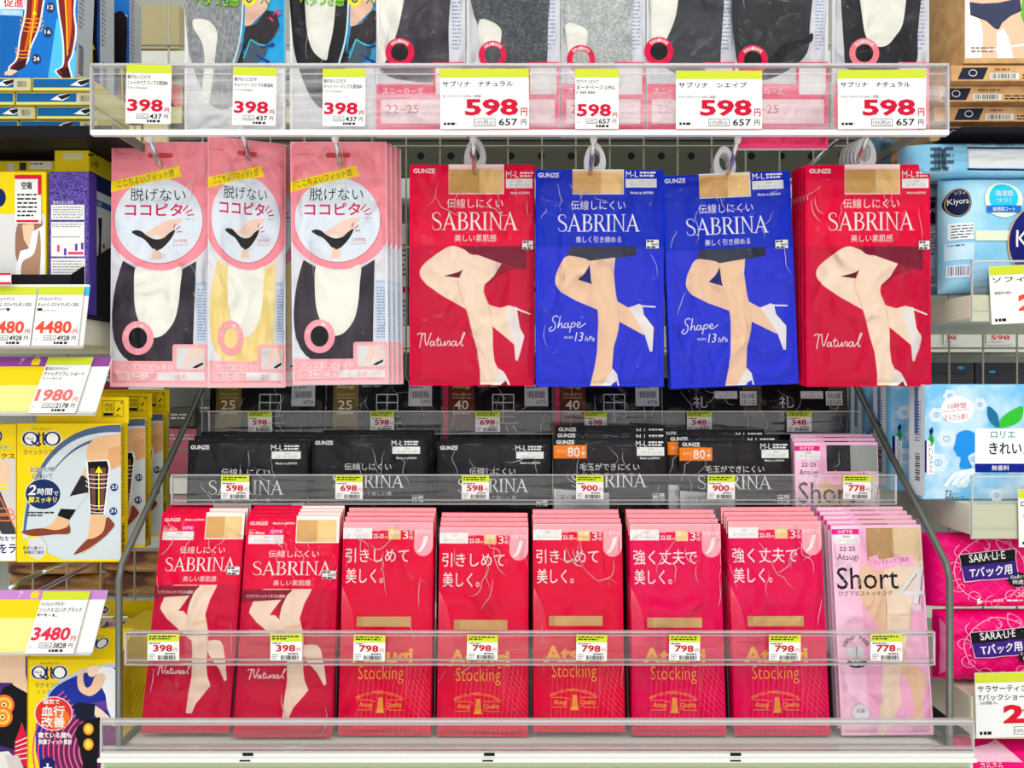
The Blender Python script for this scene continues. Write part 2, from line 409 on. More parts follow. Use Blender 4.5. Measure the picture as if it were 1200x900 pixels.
def make_pack(name, label, cat, group, W, H, T, Wp, Hp, body, art, extras=(), loc=(0, 0, 0), rot=(0, 0, 0), film=True, seed=0, card='printed_card', film_top=0.0, amp=0.0007, face=None):
    """a flat wrapped package standing on its root; ART is printed on the card, EXTRAS are parts of their own: (name, art, raise)"""
    root = thing(name, label, cat, loc, rot, group)
    sx, sz = W / Wp, H / Hp
    mb = MB(); mb.box(-W / 2, -T / 2, 0, W / 2, T / 2, H, body, bev=.0012)
    if face is not None: art_bg = Art(); art_bg.h = -.00015; art_bg.rect(0.6, 0.6, Wp - .6, Hp - .6, face); art_bg.put(mb, front_map(Wp, Hp, sx, sz, T))
    art.put(mb, front_map(Wp, Hp, sx, sz, T)); mb.build(card, root)
    for nm, a, up in extras:
        e = MB(); a.put(e, front_map(Wp, Hp, sx, sz, T, up)); e.build(nm, root)
    if film: film_part(root, W, H, T, seed=seed, top=film_top, amp=amp)
    return root

def lean(xl, xr, yt, yb, db, dt):
    zb = EYE + (450 - yb) * db / 1000; zt = EYE + (450 - yt) * dt / 1000
    H = math.hypot(dt - db, zt - zb); ang = -math.atan2(dt - db, zt - zb); W = (xr - xl) * db / 1000
    return W, H, (((xl + xr) / 2 - 600) * db / 1000, db, zb), (ang, 0, 0)

def stack(root, n, step, names, group, jitter=0.0003, seed=1, skip=()):
    """copies of the front package behind it on the same hook or tray"""
    rd = random.Random(seed); out = []
    for k in range(n):
        l = Vector(root.location) + Vector(step) * (k + 1) + Vector((rd.uniform(-jitter, jitter), 0, rd.uniform(0, jitter)))
        out.append(dup(root, l, None, names % ('second', 'third', 'fourth', 'fifth', 'sixth')[k], group, skip))
    return out

RED_PK = C(224, 0, 62, .35, 0, .05); RED_PH = C(200, 8, 60, .35, 0, .05); BLUE_PK = C(10, 44, 190, .35, 0, .05); BLUE_PH = C(40, 52, 205, .35, 0, .05)
SHOE = C(226, 222, 222); MAROON = C(122, 14, 48)
SKIN_S = C(222, 186, 156)

def legs_red(a):
    a.poly([(528, 289), (541, 291), (555, 299), (548, 312), (538, 319), (521, 324), (506, 333), (497, 329), (493, 320), (497, 311), (510, 300)], SKIN_L, smooth=True)
    a.poly([(496, 326), (521, 323), (541, 326), (560, 343), (576, 358), (587, 361), (598, 358), (607, 361), (610, 380), (604, 404), (596, 397), (579, 383), (545, 361), (520, 347), (500, 333)], SKIN_L)
    a.poly([(521, 323.6), (540, 319), (549, 312), (540, 326)], C(96, 10, 40))
    a.poly([(597, 359), (607, 360), (608, 374), (611, 385), (616, 394), (612, 410), (608, 423), (605.5, 422), (604, 404), (600, 385), (595, 370)], SHOE)
    a.line([(607, 362), (623, 368.5)], 1.8, WHITE)
    a.poly([(541, 289), (618, 289), (618, 317), (605, 313), (589, 309), (562, 299), (552, 298)], MAROON)
    a.poly([(589, 309), (618, 316), (604, 316), (584, 324), (574, 336), (570, 333)], C(150, 16, 52))
    a.poly([(553, 299), (561, 299), (589, 309), (580, 324), (569, 334), (568, 343), (573, 356), (577, 372), (579, 390), (579, 408), (581, 424), (586, 434), (592, 437), (584, 450.5), (564, 450.5), (564, 436), (561, 412), (554, 388), (549, 366), (542, 347), (538, 332), (543, 318)], SKIN_L)
    a.line([(569, 334), (568, 343), (573, 356), (577, 372), (579, 392)], [.3, 1.2, 1.4, 1.0, .3], SKIN_S, smooth=True)
    a.line([(543, 318), (538, 332), (542, 347), (549, 366), (555, 390)], [.3, .9, 1.1, .9, .3], SKIN_S, smooth=True)
    a.poly([(586, 432), (592, 436), (598, 447), (599, 451), (597, 451), (594, 446), (588, 451), (578, 451), (583, 442)], SHOE)
    a.poly([(588, 451), (594, 446), (596.5, 451)], C(120, 20, 40))

def legs_blue(a, dx=0):
    t = lambda pts: [(x + dx, y) for x, y in pts]
    a.poly(t([(818, 301), (824, 289), (901, 289), (902, 299), (878, 303), (846, 307)]), C(52, 56, 76))
    a.poly(t([(884, 289), (901, 289), (902, 299), (888, 301)]), C(34, 36, 50))
    a.poly(t([(818, 301), (830, 301), (846, 306), (842, 318), (833, 327), (820, 338), (812, 341), (806, 333), (806, 324), (810, 313)]), SKIN, smooth=True)
    a.poly(t([(807, 331), (833, 327.5), (850, 333), (866, 345), (880, 353), (892, 360), (905, 356), (909, 358), (910, 380), (911, 392), (883, 377), (857, 363), (830, 352), (812, 342)]), SKIN)
    a.poly(t([(833, 327.6), (843, 318), (847, 308), (849, 333)]), C(20, 28, 110))
    a.poly(t([(893, 361), (905, 355.5), (909, 357.5), (911, 368), (923, 383), (921, 411), (918, 411), (912, 392), (902, 375)]), SHOE)
    a.line(t([(911, 368), (923, 383), (921.5, 411)]), .7, INK)
    a.line(t([(908, 358.2), (925, 359.2)]), 1.8, WHITE)
    a.poly(t([(846, 306), (877, 302), (875, 320), (877, 343), (881, 365), (880, 386), (875, 405), (873, 430), (879, 437), (872, 450.5), (847, 450.5), (852, 430), (855, 413), (856, 395), (857, 372), (854, 350), (848, 328)]), SKIN)
    a.line(t([(875, 320), (877, 343), (881, 365), (880, 386), (875, 405)]), [.3, 1.0, 1.4, 1.2, .3], SKIN_S, smooth=True)
    a.line(t([(848, 328), (854, 350), (857, 372), (856, 395)]), [.3, .9, 1.1, .3], SKIN_S, smooth=True)
    a.poly(t([(874, 431), (879, 437), (881.5, 450.5), (880, 450.5), (878.5, 445), (870, 450.5), (861, 450.5), (867, 441)]), SHOE)

def size_sticker(x0, y0, w, h, l1, l2):
    a = Art(0, 0); a.rect(x0, y0, x0 + w, y0 + h, WHITE)
    a.text(l1, x0 + w * .44, y0 + h * .14, x0 + w * .62, y0 + h * .38, GREY); a.text(l2, x0 + w * .16, y0 + h * .5, x0 + w * .88, y0 + h * .84, GREY)
    a.fine(x0 + 1, y0 + 1, x0 + w * .16, y0 + 2, 1, GREY)
    return a
def shift(a, dx, dy):
    for i, (v, f, m, h) in enumerate(a.it): a.it[i] = ([(x - dx, y - dy) for x, y in v], f, m, h)
    return a
def price_sticker(x0, y0, w, h, y='¥660'):
    a = Art(0, 0); a.rect(x0, y0, x0 + w, y0 + h, INK); a.rect(x0 + .5, y0 + .5, x0 + w - .5, y0 + h - .5, WHITE)
    a.fine(x0 + 1.2, y0 + 1, x0 + w - 1.2, y0 + h * .32, 1, INK, 3, .8); a.text(y, x0 + w * .42, y0 + h * .40, x0 + w - 1.3, y0 + h * .66, INK, .02); a.fine(x0 + 1.2, y0 + h * .72, x0 + w - 1.2, y0 + h * .94, 1, INK, 5, .8)
    return a
def swatch(x0, y0, x1, y1, xs, c1, c2):
    a = Art(0, 0); a.rect(x0, y0, x1, y1, c1); a.rect(xs, y0, x1, y1, c2); return a

def design_tall(kind):
    """hanging package: returns size in print units, card art and its extra parts"""
    if kind == 'red':
        X, Y = 481, 193; a = Art(X, Y)
        a.rect(482, 288, 627, 451, RED_PH); legs_red(a)
        a.rect(527, 193, 592, 228, C(246, 214, 214)); a.text('GUNZE', 485.5, 198, 511, 203.4, WHITE, .03)
        a.text('M-L', 594.5, 201, 609, 208.6, WHITE); a.fine(611, 201.5, 626, 208.5, 2, WHITE, 4, .6); a.text('Made in JAPAN', 600, 225, 622, 228.6, WHITE, .02)
        a.text('伝線しにくい', 525, 233, 591, 244.4, WHITE); serif_word(a, 'SABRINA', 507, 249, 608, 270, WHITE); a.text('美しい素肌感', 534, 275, 583, 283.5, WHITE)
        script(a, 'Natural', 490, 390, 549, 408, .95, WHITE)
        ex = [('fabric_swatch', shift(swatch(527.5, 199, 591, 226.5, 563, C(202, 160, 96), C(228, 192, 128)), X, Y), .0003),
              ('size_sticker', shift(size_sticker(594.3, 210, 31, 11, '334', 'ヌードベージュ'), X, Y), .0004), ('price_sticker', shift(price_sticker(613, 282, 13.5, 11), X, Y), .0006)]
        return 147, 259, RED_PK, a, ex
    X, Y = 625, 200; a = Art(X, Y)
    a.rect(626, 290, 777, 451, BLUE_PH); legs_blue(a, -157)
    a.rect(669, 200, 730, 229, C(214, 220, 246)); a.text('GUNZE', 628, 204, 653, 209.4, WHITE, .03)
    a.text('M-L', 732.5, 202, 747, 209, WHITE); a.fine(749, 202, 768, 209, 2, WHITE, 4, .6); a.text('Made in JAPAN', 738, 225.5, 765, 229.4, WHITE, .02)
    a.text('伝線しにくい', 667, 236, 732, 247, WHITE); serif_word(a, 'SABRINA', 651, 252, 749, 272, WHITE); a.text('美しく引き締める', 673, 277.5, 727, 285, WHITE)
    script(a, 'Shape', 641, 369, 686, 389, .95, WHITE); a.text('着圧設計', 659, 393, 670, 396, WHITE); a.text('13', 671.5, 388.5, 682, 399, WHITE, 0, .25); a.text('hPa', 683.5, 393, 695, 399, WHITE, 0, .25)
    ex = [('fabric_swatch', shift(swatch(669, 201.5, 729, 228, 703, C(216, 172, 112), C(236, 200, 140)), X, Y), .0003),
          ('size_sticker', shift(size_sticker(732, 211, 37, 10, '334', 'ヌードベージュ'), X, Y), .0004), ('price_sticker', shift(price_sticker(756, 281, 16, 11), X, Y), .0006)]
    return 153, 252, BLUE_PK, a, ex

def hang_tab(root, H, dx=0.0, scale=1.0):
    """clear plastic loop glued to the top of the card"""
    o, i = [], []
    for k in range(25):
        t = 2 * math.pi * k / 24
        o.append((dx + .0125 * math.cos(t) * (1 - .22 * math.sin(t)) * scale, H + .012 + .0195 * math.sin(t) * scale)); i.append((dx + .0062 * math.cos(t) * scale, H + .0135 + .0105 * math.sin(t) * scale))
    mb = MB(); v = []; f = []
    for y in (-.0011, .0011):
        for a_, b_ in zip(o, i): v += [(a_[0], y, a_[1]), (b_[0], y, b_[1])]
    n = 50
    for k in range(24):
        f += [(2 * k, 2 * k + 1, 2 * k + 3, 2 * k + 2), (n + 2 * k, n + 2 * k + 2, n + 2 * k + 3, n + 2 * k + 1), (2 * k, 2 * k + 2, n + 2 * k + 2, n + 2 * k), (2 * k + 1, n + 2 * k + 1, n + 2 * k + 3, 2 * k + 3)]
    mb.add(v, f, CLEARTAB); return mb.build('hang_tab', root)

PINK = C(246, 148, 162, .4); PINK_D = C(234, 92, 104); PINK_L = C(250, 176, 184); PALE = C(222, 232, 242)
def design_shoe_sock(size, dark=True):
    X, Y = 128, 165; a = Art(X, Y)
    a.poly([(128.6, 165.6), (244.4, 165.6)] + [(186.5 + 65 * math.cos(R(t)), 256 + 61 * math.sin(R(t))) for t in range(27, 154, 6)], PINK)
    a.rrect(171, 178.6, 201, 184.6, 3, C(206, 70, 78))
    a.circ(185, 259.5, 52, 50.5, C(214, 128, 140), 56); a.circ(184.5, 258.5, 51.5, 50, PALE, 56)
    a.fine(135, 179, 161, 181.5, 1, C(214, 110, 124), 3); a.line([(144, 177), (148, 173), (152, 177), (156, 173.5), (158, 177)], .6, C(214, 110, 124))
    a.poly([(128.3, 213), (209, 193.6), (208, 200.5), (213, 206), (170, 214), (128.3, 225.5)], YELLOW); a.text('ここちよいフィット感', 135, 204.6, 203, 213, INK, 0, 0, -12.5)
    a.text('脱げない', 151, 220.5, 216, 235.5, INK); a.text('ココピタ', 145, 238.5, 212, 253, C(206, 12, 82), .03)
    for p, q in (((213, 247), (219, 240)), ((216, 249.5), (224, 245)), ((218, 252), (226, 251))): a.line([p, q], 1.5, C(206, 12, 82))
    a.poly([(165, 276), (178, 268), (194, 258), (212, 257), (204, 266), (200, 275), (192, 281), (180, 280), (172, 279)], C(238, 206, 190), smooth=True)
    a.circ(180.5, 278, 6.5, 2.6, WHITE, 20)
    a.poly([(153, 272.5), (157, 270), (164, 271), (172, 277), (181, 280.5), (190, 279), (197, 273), (204, 269.5), (199, 280), (190, 290), (183, 294), (177, 291), (168, 281), (160, 277)], C(34, 28, 32), smooth=True)
    a.poly([(178, 294), (180, 291), (182, 295), (186, 292), (189, 303), (176, 304.5)], C(238, 206, 184))
    for p, q in (((202, 267), (204, 262)), ((205, 269), (210, 265)), ((206, 272), (212, 271))): a.line([p, q], 1.1, C(206, 12, 82))
    a.text('コの字型', 201, 280, 218, 284, C(206, 12, 82)); a.text('ストッパー™', 201, 285.5, 219, 288.6, C(206, 12, 82)); a.text('※イメージ', 217, 255.4, 227, 257.8, INK)
    sk = Art(X, Y); m = SILKD if dark else SILKY
    sk.poly([(143, 306), (139, 318), (135, 333), (132, 350), (130.4, 368), (130.8, 384), (133, 399), (138, 411), (144, 419), (152, 425), (226, 425), (226, 396), (227, 360), (229, 306), (212, 316), (186, 318), (160, 316)], m)
    ins = Art(X, Y); ins.poly([(158, 314), (156.5, 345), (159, 368), (167, 386), (178, 396), (191, 393), (203, 378), (208.5, 358), (210.5, 336), (212, 313), (198, 317), (186, 318), (172, 317)], C(236, 236, 228), smooth=True)
    rg = Art(X, Y)
    if dark: rg.circ(161.5, 397, 12, 12.5, BLACK)
    rg.ring(161.5, 397, 18.5, 20, 7.6, C(248, 164, 180)); rg.arc_text('脱げにくいシームレス', 161.5, 397, 14.5, -170, -20, 3.6, WHITE)
    b = Art(X, Y)
    b.rect(129, 424, 244.4, 454, PINK_L); b.rrect(202, 404, 244.4, 430, 3, PINK_L, (1, 0, 0, 0)); b.rrect(207, 408, 240, 433, 2, C(214, 218, 220))
    b.poly([(222, 408), (229, 408), (228, 420), (223, 428), (209, 431), (216, 426)], C(240, 206, 192)); b.poly([(230, 408), (238, 408), (236, 420), (238, 427), (230, 430), (229, 424), (232, 418)], C(240, 206, 192)); b.poly([(238, 425), (238, 428), (230, 432), (225, 431.5), (231, 428)], INK)
    b.text('パンプスにピッタリ', 139, 427.5, 201, 435.5, WHITE, .02); b.rect(136.5, 437, 240, 446.5, WHITE); b.rect(137.3, 437.8, 184, 445.7, PINK_L)
    b.text('size', 139, 440, 147, 444.5, WHITE); b.text(size, 148, 438.6, 174, 444.8, WHITE, .03); b.text('cm', 175, 441, 182, 444.8, WHITE); b.text('浅め', 205, 438.3, 219, 445.6, C(236, 140, 156))
    b.rect(229.5, 330, 244.2, 404, C(206, 214, 230)); b.bars(230.5, 331, 242, 334, C(150, 170, 200)); b.fine(231, 338, 241, 400, 18, C(140, 164, 196), 3)
    return 117, 290, a, [('sock', sk, .0003), ('insole', ins, .0008), ('ring_sticker', rg, .0012), ('bottom_label', b, .0006)]

CRIM = C(226, 6, 56, .35, 0, .05)
def design_threepair(hot=False):
    X, Y = 397, 610; a = Art(X, Y); bg = C(224, 0, 84, .35, 0, .05) if hot else C(222, 0, 60, .35, 0, .05)
    ln = C(248, 96, 120); rd = random.Random(3)
    a.rect(397.6, 621, 504.4, 864, bg); a.rect(397.6, 610.6, 504.4, 621, C(246, 166, 178))
    for k in range(14):                       # printed fan of fine lines
        x = 418 + k * 5.4; a.line([(x, 862), (x + 1 + k * .25, 820), (x + 3 + k * .5, 792), (x + 8 + k * .2, 770)], .35, ln, smooth=True)
    for k in range(8):
        y = 792 + k * 7; a.line([(503, y + 14), (494 - k * .6, y), (482 - k, y - 18), (476, y - 34 - k)], .35, ln, smooth=True)
    for k in range(13): a.line([(399 + k * 1.4, 760), (399 + k * 1.1, 735), (398 + k * .8, 712), (398.2, 690)], .3, ln, smooth=True)
    a.text('サイズ', 433.5, 620, 440, 623, WHITE); a.text('22-25', 433.5, 625, 446, 630.6, WHITE, .02); a.text('cm', 446.6, 628, 450, 630.6, WHITE)
    a.rect(451, 618.6, 466, 632, C(226, 190, 120)); a.text('破れ' if hot else '伝線', 452.5, 620, 464.5, 626, WHITE, .02); a.text('ガード', 453, 627.6, 464, 630.8, WHITE)
    a.text('3', 468.5, 621.5, 475, 631.5, WHITE); a.text('足', 476, 621.5, 480.6, 626, WHITE); a.text('組', 476, 627, 480.6, 631.5, WHITE)
    a.rect(482, 613, 504.4, 640, C(248, 164, 176)); a.circ(493, 640, 11.2, 12, C(248, 164, 176), 28)
    a.text('ひざ下丈', 483.5, 620, 502.5, 624.6, WHITE, .02); a.poly([(494, 628), (499, 627), (497, 635), (494.5, 641), (491, 646), (486.5, 648), (486, 646.5), (490, 642), (492, 636)], WHITE)
    if hot: a.text('強く丈夫で', 401, 643, 476, 661, WHITE, .004)
    else: a.text('引きしめて', 401, 643, 476, 660, WHITE, .004)
    a.text('美しく。', 402, 667, 446, 685, WHITE, .004)
    a.text('Atsugi', 410, 761, 483, 787, GOLD, .035); a.text('Stocking', 419, 783, 472, 804, GOLD, -.012)
    a.arc_text('綺麗がくらしや、明日が心は変わらない', 444, 868, 54, -120, -58, 3.4, GOLD)
    a.text('Atsugi', 421, 825.5, 436.5, 833, GOLD); a.text('Quality', 452.5, 825.5, 471, 833, GOLD)
    for p in ([(419, 823), (432, 823), (440, 825)], [(452, 823), (472, 823)], [(419, 834.5), (437, 834.5)], [(451, 833), (458, 834.8), (472, 834.8)]): a.line(p, .5, GOLD)
    a.poly([(443.5, 820), (448.5, 820), (449.6, 835), (450.6, 838), (440.6, 838), (442, 835)], GOLD)
    for k in range(7): a.line([(442.4, 834 - k * 2), (449.2, 832 - k * 2)], .5, bg)
    ex = [('shade_sticker', shift(size_sticker(397.5, 618, 34.5, 13.2, '433' if hot else '433', 'ヌーディベージュ'), X, Y), .0004), ('fabric_window', shift(swatch(416, 725, 480, 737, 423, C(190, 156, 100), C(206, 172, 116)), X, Y), .0004)]
    return 108, 255, CRIM, a, ex

def design_kneehigh():
    a = Art(0, 0)
    xl = lambda y: 190 - 25 * (y - 598) / 268
    cv = lambda x, y: (x - xl(y), y - 598)
    a.rect(.6, 92, 104.4, 267, RED_PH)
    a.conv = cv
    b = lambda pts, m, sm=False: a.poly(pts, m, smooth=sm)
    b([(239, 683), (262, 682), (250, 706), (242, 726), (226, 738), (218, 708), (230, 690)], C(150, 10, 44))
    b([(240, 683), (228, 686), (206, 690), (200, 692), (192, 708), (188, 719), (196, 730), (206, 728), (218, 711), (231, 694)], SKIN_L)
    b([(188, 719), (190, 712), (206, 722), (216, 722), (222, 728), (226, 744), (247, 758), (254, 757), (261, 758), (264.5, 764), (267, 784), (268, 804), (265.5, 806), (259, 791), (249, 778), (244, 768), (225, 757), (210, 744), (196, 731)], SKIN_L)
    b([(240, 683), (262, 681.5), (256, 695), (249, 708), (243, 726), (244, 736), (246.5, 748), (245.5, 768), (244, 788), (245, 800), (248.5, 811), (243, 818), (231, 832), (226, 843), (219, 843), (222, 822), (226, 800), (227, 772), (225.5, 745), (221, 724), (224, 712), (230, 699)], SKIN_L)
    b([(226, 736), (244, 733), (244.5, 736), (226.4, 740)], C(228, 196, 160))
    a.line([(243, 726), (245.6, 746), (245, 768), (243.6, 790)], [.3, 1.2, 1.0, .3], SKIN_S, smooth=True)
    a.conv = None
    a.rect(.6, .6, 104.4, 92, RED_PK); a.rect(56, .6, 104.4, 35, C(246, 238, 232)); a.text('GUNZE', 4, 8, 24, 12.4, WHITE, .03); a.text('Made in JAPAN', 30, 8.8, 54, 12.2, WHITE, .02)
    a.text('サイズ', 4, 17.6, 10, 19.4, WHITE); a.text('22~25cm', 3.5, 20.4, 21, 24, WHITE, .02); a.rect(26, 17.4, 42, 23.6, C(232, 40, 140)); a.text('ひざ下丈', 28, 18.6, 40.5, 22.4, WHITE, .03)
    a.text('伝線しにくい', 27, 44, 83, 53, WHITE); serif_word(a, 'SABRINA', 10, 58, 98, 75, WHITE); a.text('美しい素肌感', 34, 81, 75, 88, WHITE)
    a.poly([(.6, 93), (56, 93), (48, 102), (44, 105), (.6, 108)], C(140, 12, 46)); a.text('ソフトフィットくちゴム設計', 5, 98.6, 48, 102.8, WHITE, .01)
    script(a, 'Natural', 12, 188, 55, 201, .9, WHITE)
    ex = [('fabric_swatch', swatch(57, 6, 101, 33.5, 80, C(212, 168, 104), C(236, 202, 144)), .0003), ('size_sticker', size_sticker(3.5, 25, 39, 11, '334', 'ナチュラルベージュ'), .0004), ('price_sticker', price_sticker(87, 69, 16.5, 11, '¥440'), .0006)]
    return 105, 268, RED_PK, a, ex

SP = C(240, 178, 212, .4); SP_L = C(246, 200, 224, .4)
def design_short(black=False):
    X, Y = 980, 612; a = Art(X, Y)
    a.rect(980.5, 612.5, 1089, 866, SP); a.rect(980.5, 612.5, 1013, 866, SP_L)
    a.poly([(1042, 656), (1013, 663), (1007, 687), (1012, 702), (1018, 716), (1030, 738), (1036, 753), (1041, 736), (1041, 700), (1044, 664)], SKIN)
    a.poly([(1042, 656), (1088, 645), (1088, 660), (1078, 690), (1072, 710), (1069, 738), (1058, 780), (1052, 806), (1053, 829), (1047, 838), (1037, 855), (1030, 866), (1023, 864), (1030, 820), (1033, 787), (1039, 742), (1041, 700)], SKIN_L)
    a.poly([(1060, 772), (1066, 781), (1078, 789), (1085, 797), (1083, 809), (1077, 830), (1078, 846), (1072, 850), (1065, 849), (1068, 832), (1065, 811), (1056, 790)], SKIN)
    a.line([(1041.5, 690), (1041.6, 715), (1040, 742)], [.4, 1.4, .5], C(190, 140, 120), smooth=True); a.line([(1019, 714), (1041, 707)], 1.4, SKIN_S); a.line([(1041, 722), (1070, 723)], 1.4, SKIN_S)
    a.line([(1072, 710), (1068, 740), (1058, 779), (1052, 806)], [.5, 1.8, 1.6, .4], SKIN_S, smooth=True); a.line([(1062, 778), (1064, 800), (1068, 822)], [.3, 1.2, .3], SKIN_S, smooth=True)
    a.rrect(980.5, 617, 1013.5, 623.5, .6, C(226, 16, 132)); a.text('ひざ下丈', 988, 618, 1006, 622.4, WHITE, .03)
    a.text('サイズ', 989, 635.6, 995, 637.4, INK); a.text('22·25', 989, 638.6, 1008, 644, INK, .012); a.text('Atsugi', 985.5, 647.5, 1011, 657.5, INK)
    dk = C(60, 34, 40) if black else INK
    a.text('Short', 984, 664, 1058, 691, dk, .004); a.text('ひざ下丈ストッキング', 985, 693, 1050, 699, INK)
    a.circ(995.5, 671.5, 1.6, 3, C(244, 160, 210)); a.circ(995.5, 671.5, 3.2, 1.5, C(244, 160, 210)); a.circ(995.5, 671.5, 1.2, 1.2, WHITE)
    for dx, m in ((1.3, C(150, 110, 120)), (0, C(226, 226, 230))):
        a.line([(1084 + dx, 664.5), (1060 + dx, 695)], 4, m); a.line([(1058.6 + dx, 696), (1088 + dx, 696)], 5, m); a.line([(1085.5 + dx, 664), (1077 + dx, 709)], 6.2, m)
    a.text('足組', 1072, 710.5, 1083, 717, WHITE, .03)
    rbn = Art(X, Y); rbn.poly([(1023, 652), (1034, 649), (1036, 655), (1056, 652), (1078, 649), (1076, 655), (1078, 662), (1062, 662), (1040, 667), (1027, 668)], C(250, 178, 214)); rbn.text('パンプルックに最適！', 1029, 653.5, 1073, 659.5, INK, 0, 0, -6)
    a.arc_text('Handy Pack', 1003, 764, 15, -165, -15, 4.6, INK, .01)
    a.poly([(991, 762), (1003, 759), (1012, 763), (1011, 772), (1003, 775), (992, 769)], C(216, 224, 226)); a.line([(1003, 760), (1003, 773)], .8, INK)
    a.circ(1003, 780, 12, 6, C(36, 30, 72)); a.text('簡単に', 996, 775.6, 1009, 779, WHITE, .03); a.text('ベンリ！', 994, 780, 1012, 784, WHITE, .03)
    a.circ(1004, 839, 11, 11, C(196, 196, 200)); a.circ(1004, 839, 10, 10, C(230, 230, 234)); a.text('抗菌', 999, 834.6, 1009, 839.4, INK)
    st = Art(X, Y); st.rrect(982, 623.6, 1014, 635, 3, WHITE, (0, 0, 1, 1)); st.text('395', 994, 625, 1002, 627.6, INK); st.text('ブラック' if black else 'シアーベージュ', 985, 629, 1011, 633, GREY)
    if black: sw = swatch(1022, 616, 1088, 650, 1053, C(40, 36, 42), C(150, 154, 152))
    else: sw = swatch(1022, 616, 1088, 656, 1054, C(180, 142, 96), C(216, 190, 154))
    return 109.5, 254, SP, a, [('shade_sticker', st, .0004), ('fabric_swatch', shift(sw, X, Y), .0003), ('ribbon_print', rbn, .0005)]

BK = C(15, 15, 20, .3, 0, .06); BK2 = C(30, 22, 28, .3, 0, .06)
def design_black(eighty=False):
    X, Y = 212, 516; a = Art(X, Y)
    a.rect(212.6, 516.6, 356.4, 556, C(24, 25, 31, .3, 0, .06)); a.rect(252, 517, 312, 548, C(34, 31, 38, .3, 0, .06))
    if not eighty:
        a.text('GUNZE', 215.4, 522, 238, 527, WHITE, .03); a.text('M-L', 312, 521.6, 326, 528, WHITE); a.fine(328, 521.6, 347, 528, 2, WHITE, 4, .6); a.text('Made in JAPAN', 318, 542.4, 343.4, 545.8, WHITE, .02)
        a.text('伝線しにくい', 253, 550, 312, 559, WHITE); serif_word(a, 'SABRINA', 238, 564, 328, 581, WHITE); a.text('引き締めて美しい黒', 255, 585.4, 313, 590.6, C(200, 200, 206))
        ex = [('size_sticker', shift(size_sticker(313, 529.4, 35, 9, '026', 'ブラック'), X, Y), .0004), ('price_sticker', shift(price_sticker(338, 590, 15, 9, '¥715'), X, Y), .0005)]
        return 145, 262, BK, a, ex
    a.rect(212.6, 541, 356.4, 776, BK2); a.text('GUNZE', 216, 519, 239, 524, WHITE, .03)
    a.rect(212.6, 525.4, 255, 542.4, C(238, 128, 20)); a.text('タイツ', 217, 531, 228, 535.4, WHITE); a.text('80', 230.4, 528, 246, 540.4, WHITE, .01); a.vtext('デニール', 248.6, 528, 252.4, 540.6, WHITE)
    a.text('M-L', 318, 520, 332, 527, WHITE); a.fine(334, 520, 353, 527, 2, WHITE, 4, .6); a.text('Made in JAPAN', 323, 540.8, 348, 544.2, WHITE, .02)
    a.text('毛玉ができにくい', 246, 548.6, 322, 557.6, WHITE); serif_word(a, 'SABRINA', 235, 561.6, 331, 579, WHITE)
    a.poly([(212.6, 581), (240, 583), (283, 586), (283, 620), (212.6, 620)], C(196, 196, 202)); a.text('深く美しい黒', 220, 588.6, 263, 596, INK)
    ex = [('size_sticker', shift(size_sticker(319, 528, 35, 11, '026', 'ブラック'), X, Y), .0004), ('price_sticker', shift(price_sticker(338, 586, 16, 11, '¥990'), X, Y), .0005)]
    return 145, 262, BK2, a, ex

def design_denier(kind):
    a = Art(0, 0); tagc = C(122, 100, 44) if kind == 25 else C(98, 40, 30)
    if kind == 0:
        a.poly([(28, 28), (44, 14), (60, 28), (44, 44)], C(30, 24, 32)); a.text('礼', 36, 22, 53, 36, WHITE); a.text('装', 36, 40, 53, 52, C(210, 210, 216))
        a.rect(96, 4, 118, 46, C(92, 74, 60))
        for k in range(7): a.line([(97, 10 + k * 5), (117, 9 + k * 5)], 1.4, C(60, 48, 40))
        ex = [('white_label', Art(0, 0).rect(92, 16, 112, 33, C(226, 226, 228)).text('伝線', 94, 18, 110, 25, INK).text('LEGG', 94, 26.6, 110, 31.4, INK), .0004), ('size_sticker', size_sticker(62, 16, 27, 9, '026', 'ブラック'), .0005)]
        return 131, 250, BK, a, ex
    a.rect(8, -0.5 + 1, 38, 60, tagc); a.text('ブラックタイツ', 12, 18, 34, 22, C(230, 214, 160)); a.line([(12, 24), (34, 24)], .5, C(230, 214, 160))
    a.text(str(kind), 14, 27, 31, 38, C(238, 230, 204), .01); a.text('DENIER', 13, 40.5, 33, 43.6, C(238, 230, 204)); a.text('Atsugi', 12, 8, 33, 14, C(230, 214, 160)); a.fine(42, 8, 66, 12, 1, GREY, 2)
    m = C(214, 218, 226)
    x, y = 60, 20                                                   # thin-lined kanji
    for p in ([(x, y), (x, y + 20)], [(x + 25, y), (x + 25, y + 20)], [(x, y), (x + 25, y)], [(x, y + 9.5), (x + 25, y + 9.5)], [(x, y + 19), (x + 25, y + 19)], [(x + 12.5, y), (x + 12.5, y + 34)], [(x - 1, y + 26), (x + 27, y + 26)], [(x - 4, y + 34), (x + 30, y + 34)], [(x - 2, y + 44), (x + 2, y + 38)], [(x + 8, y + 38), (x + 9, y + 44)], [(x + 16, y + 38), (x + 18, y + 44)], [(x + 24, y + 37), (x + 29, y + 44)]): a.line(p, 1.1, m)
    st = Art(0, 0); st.rect(98, 8, 126, 34, C(206, 206, 210)); st.fine(100, 10, 124, 13, 1, INK, 3); st.bars(101, 16, 122, 24, INK, 4); st.text('¥770', 112, 27, 124, 31.6, INK)
    if kind == 40: a.rect(0.6, 2, 7, 100, C(186, 40, 84))
    return 131, 250, BK, a, [('barcode_sticker', st, .0004)]

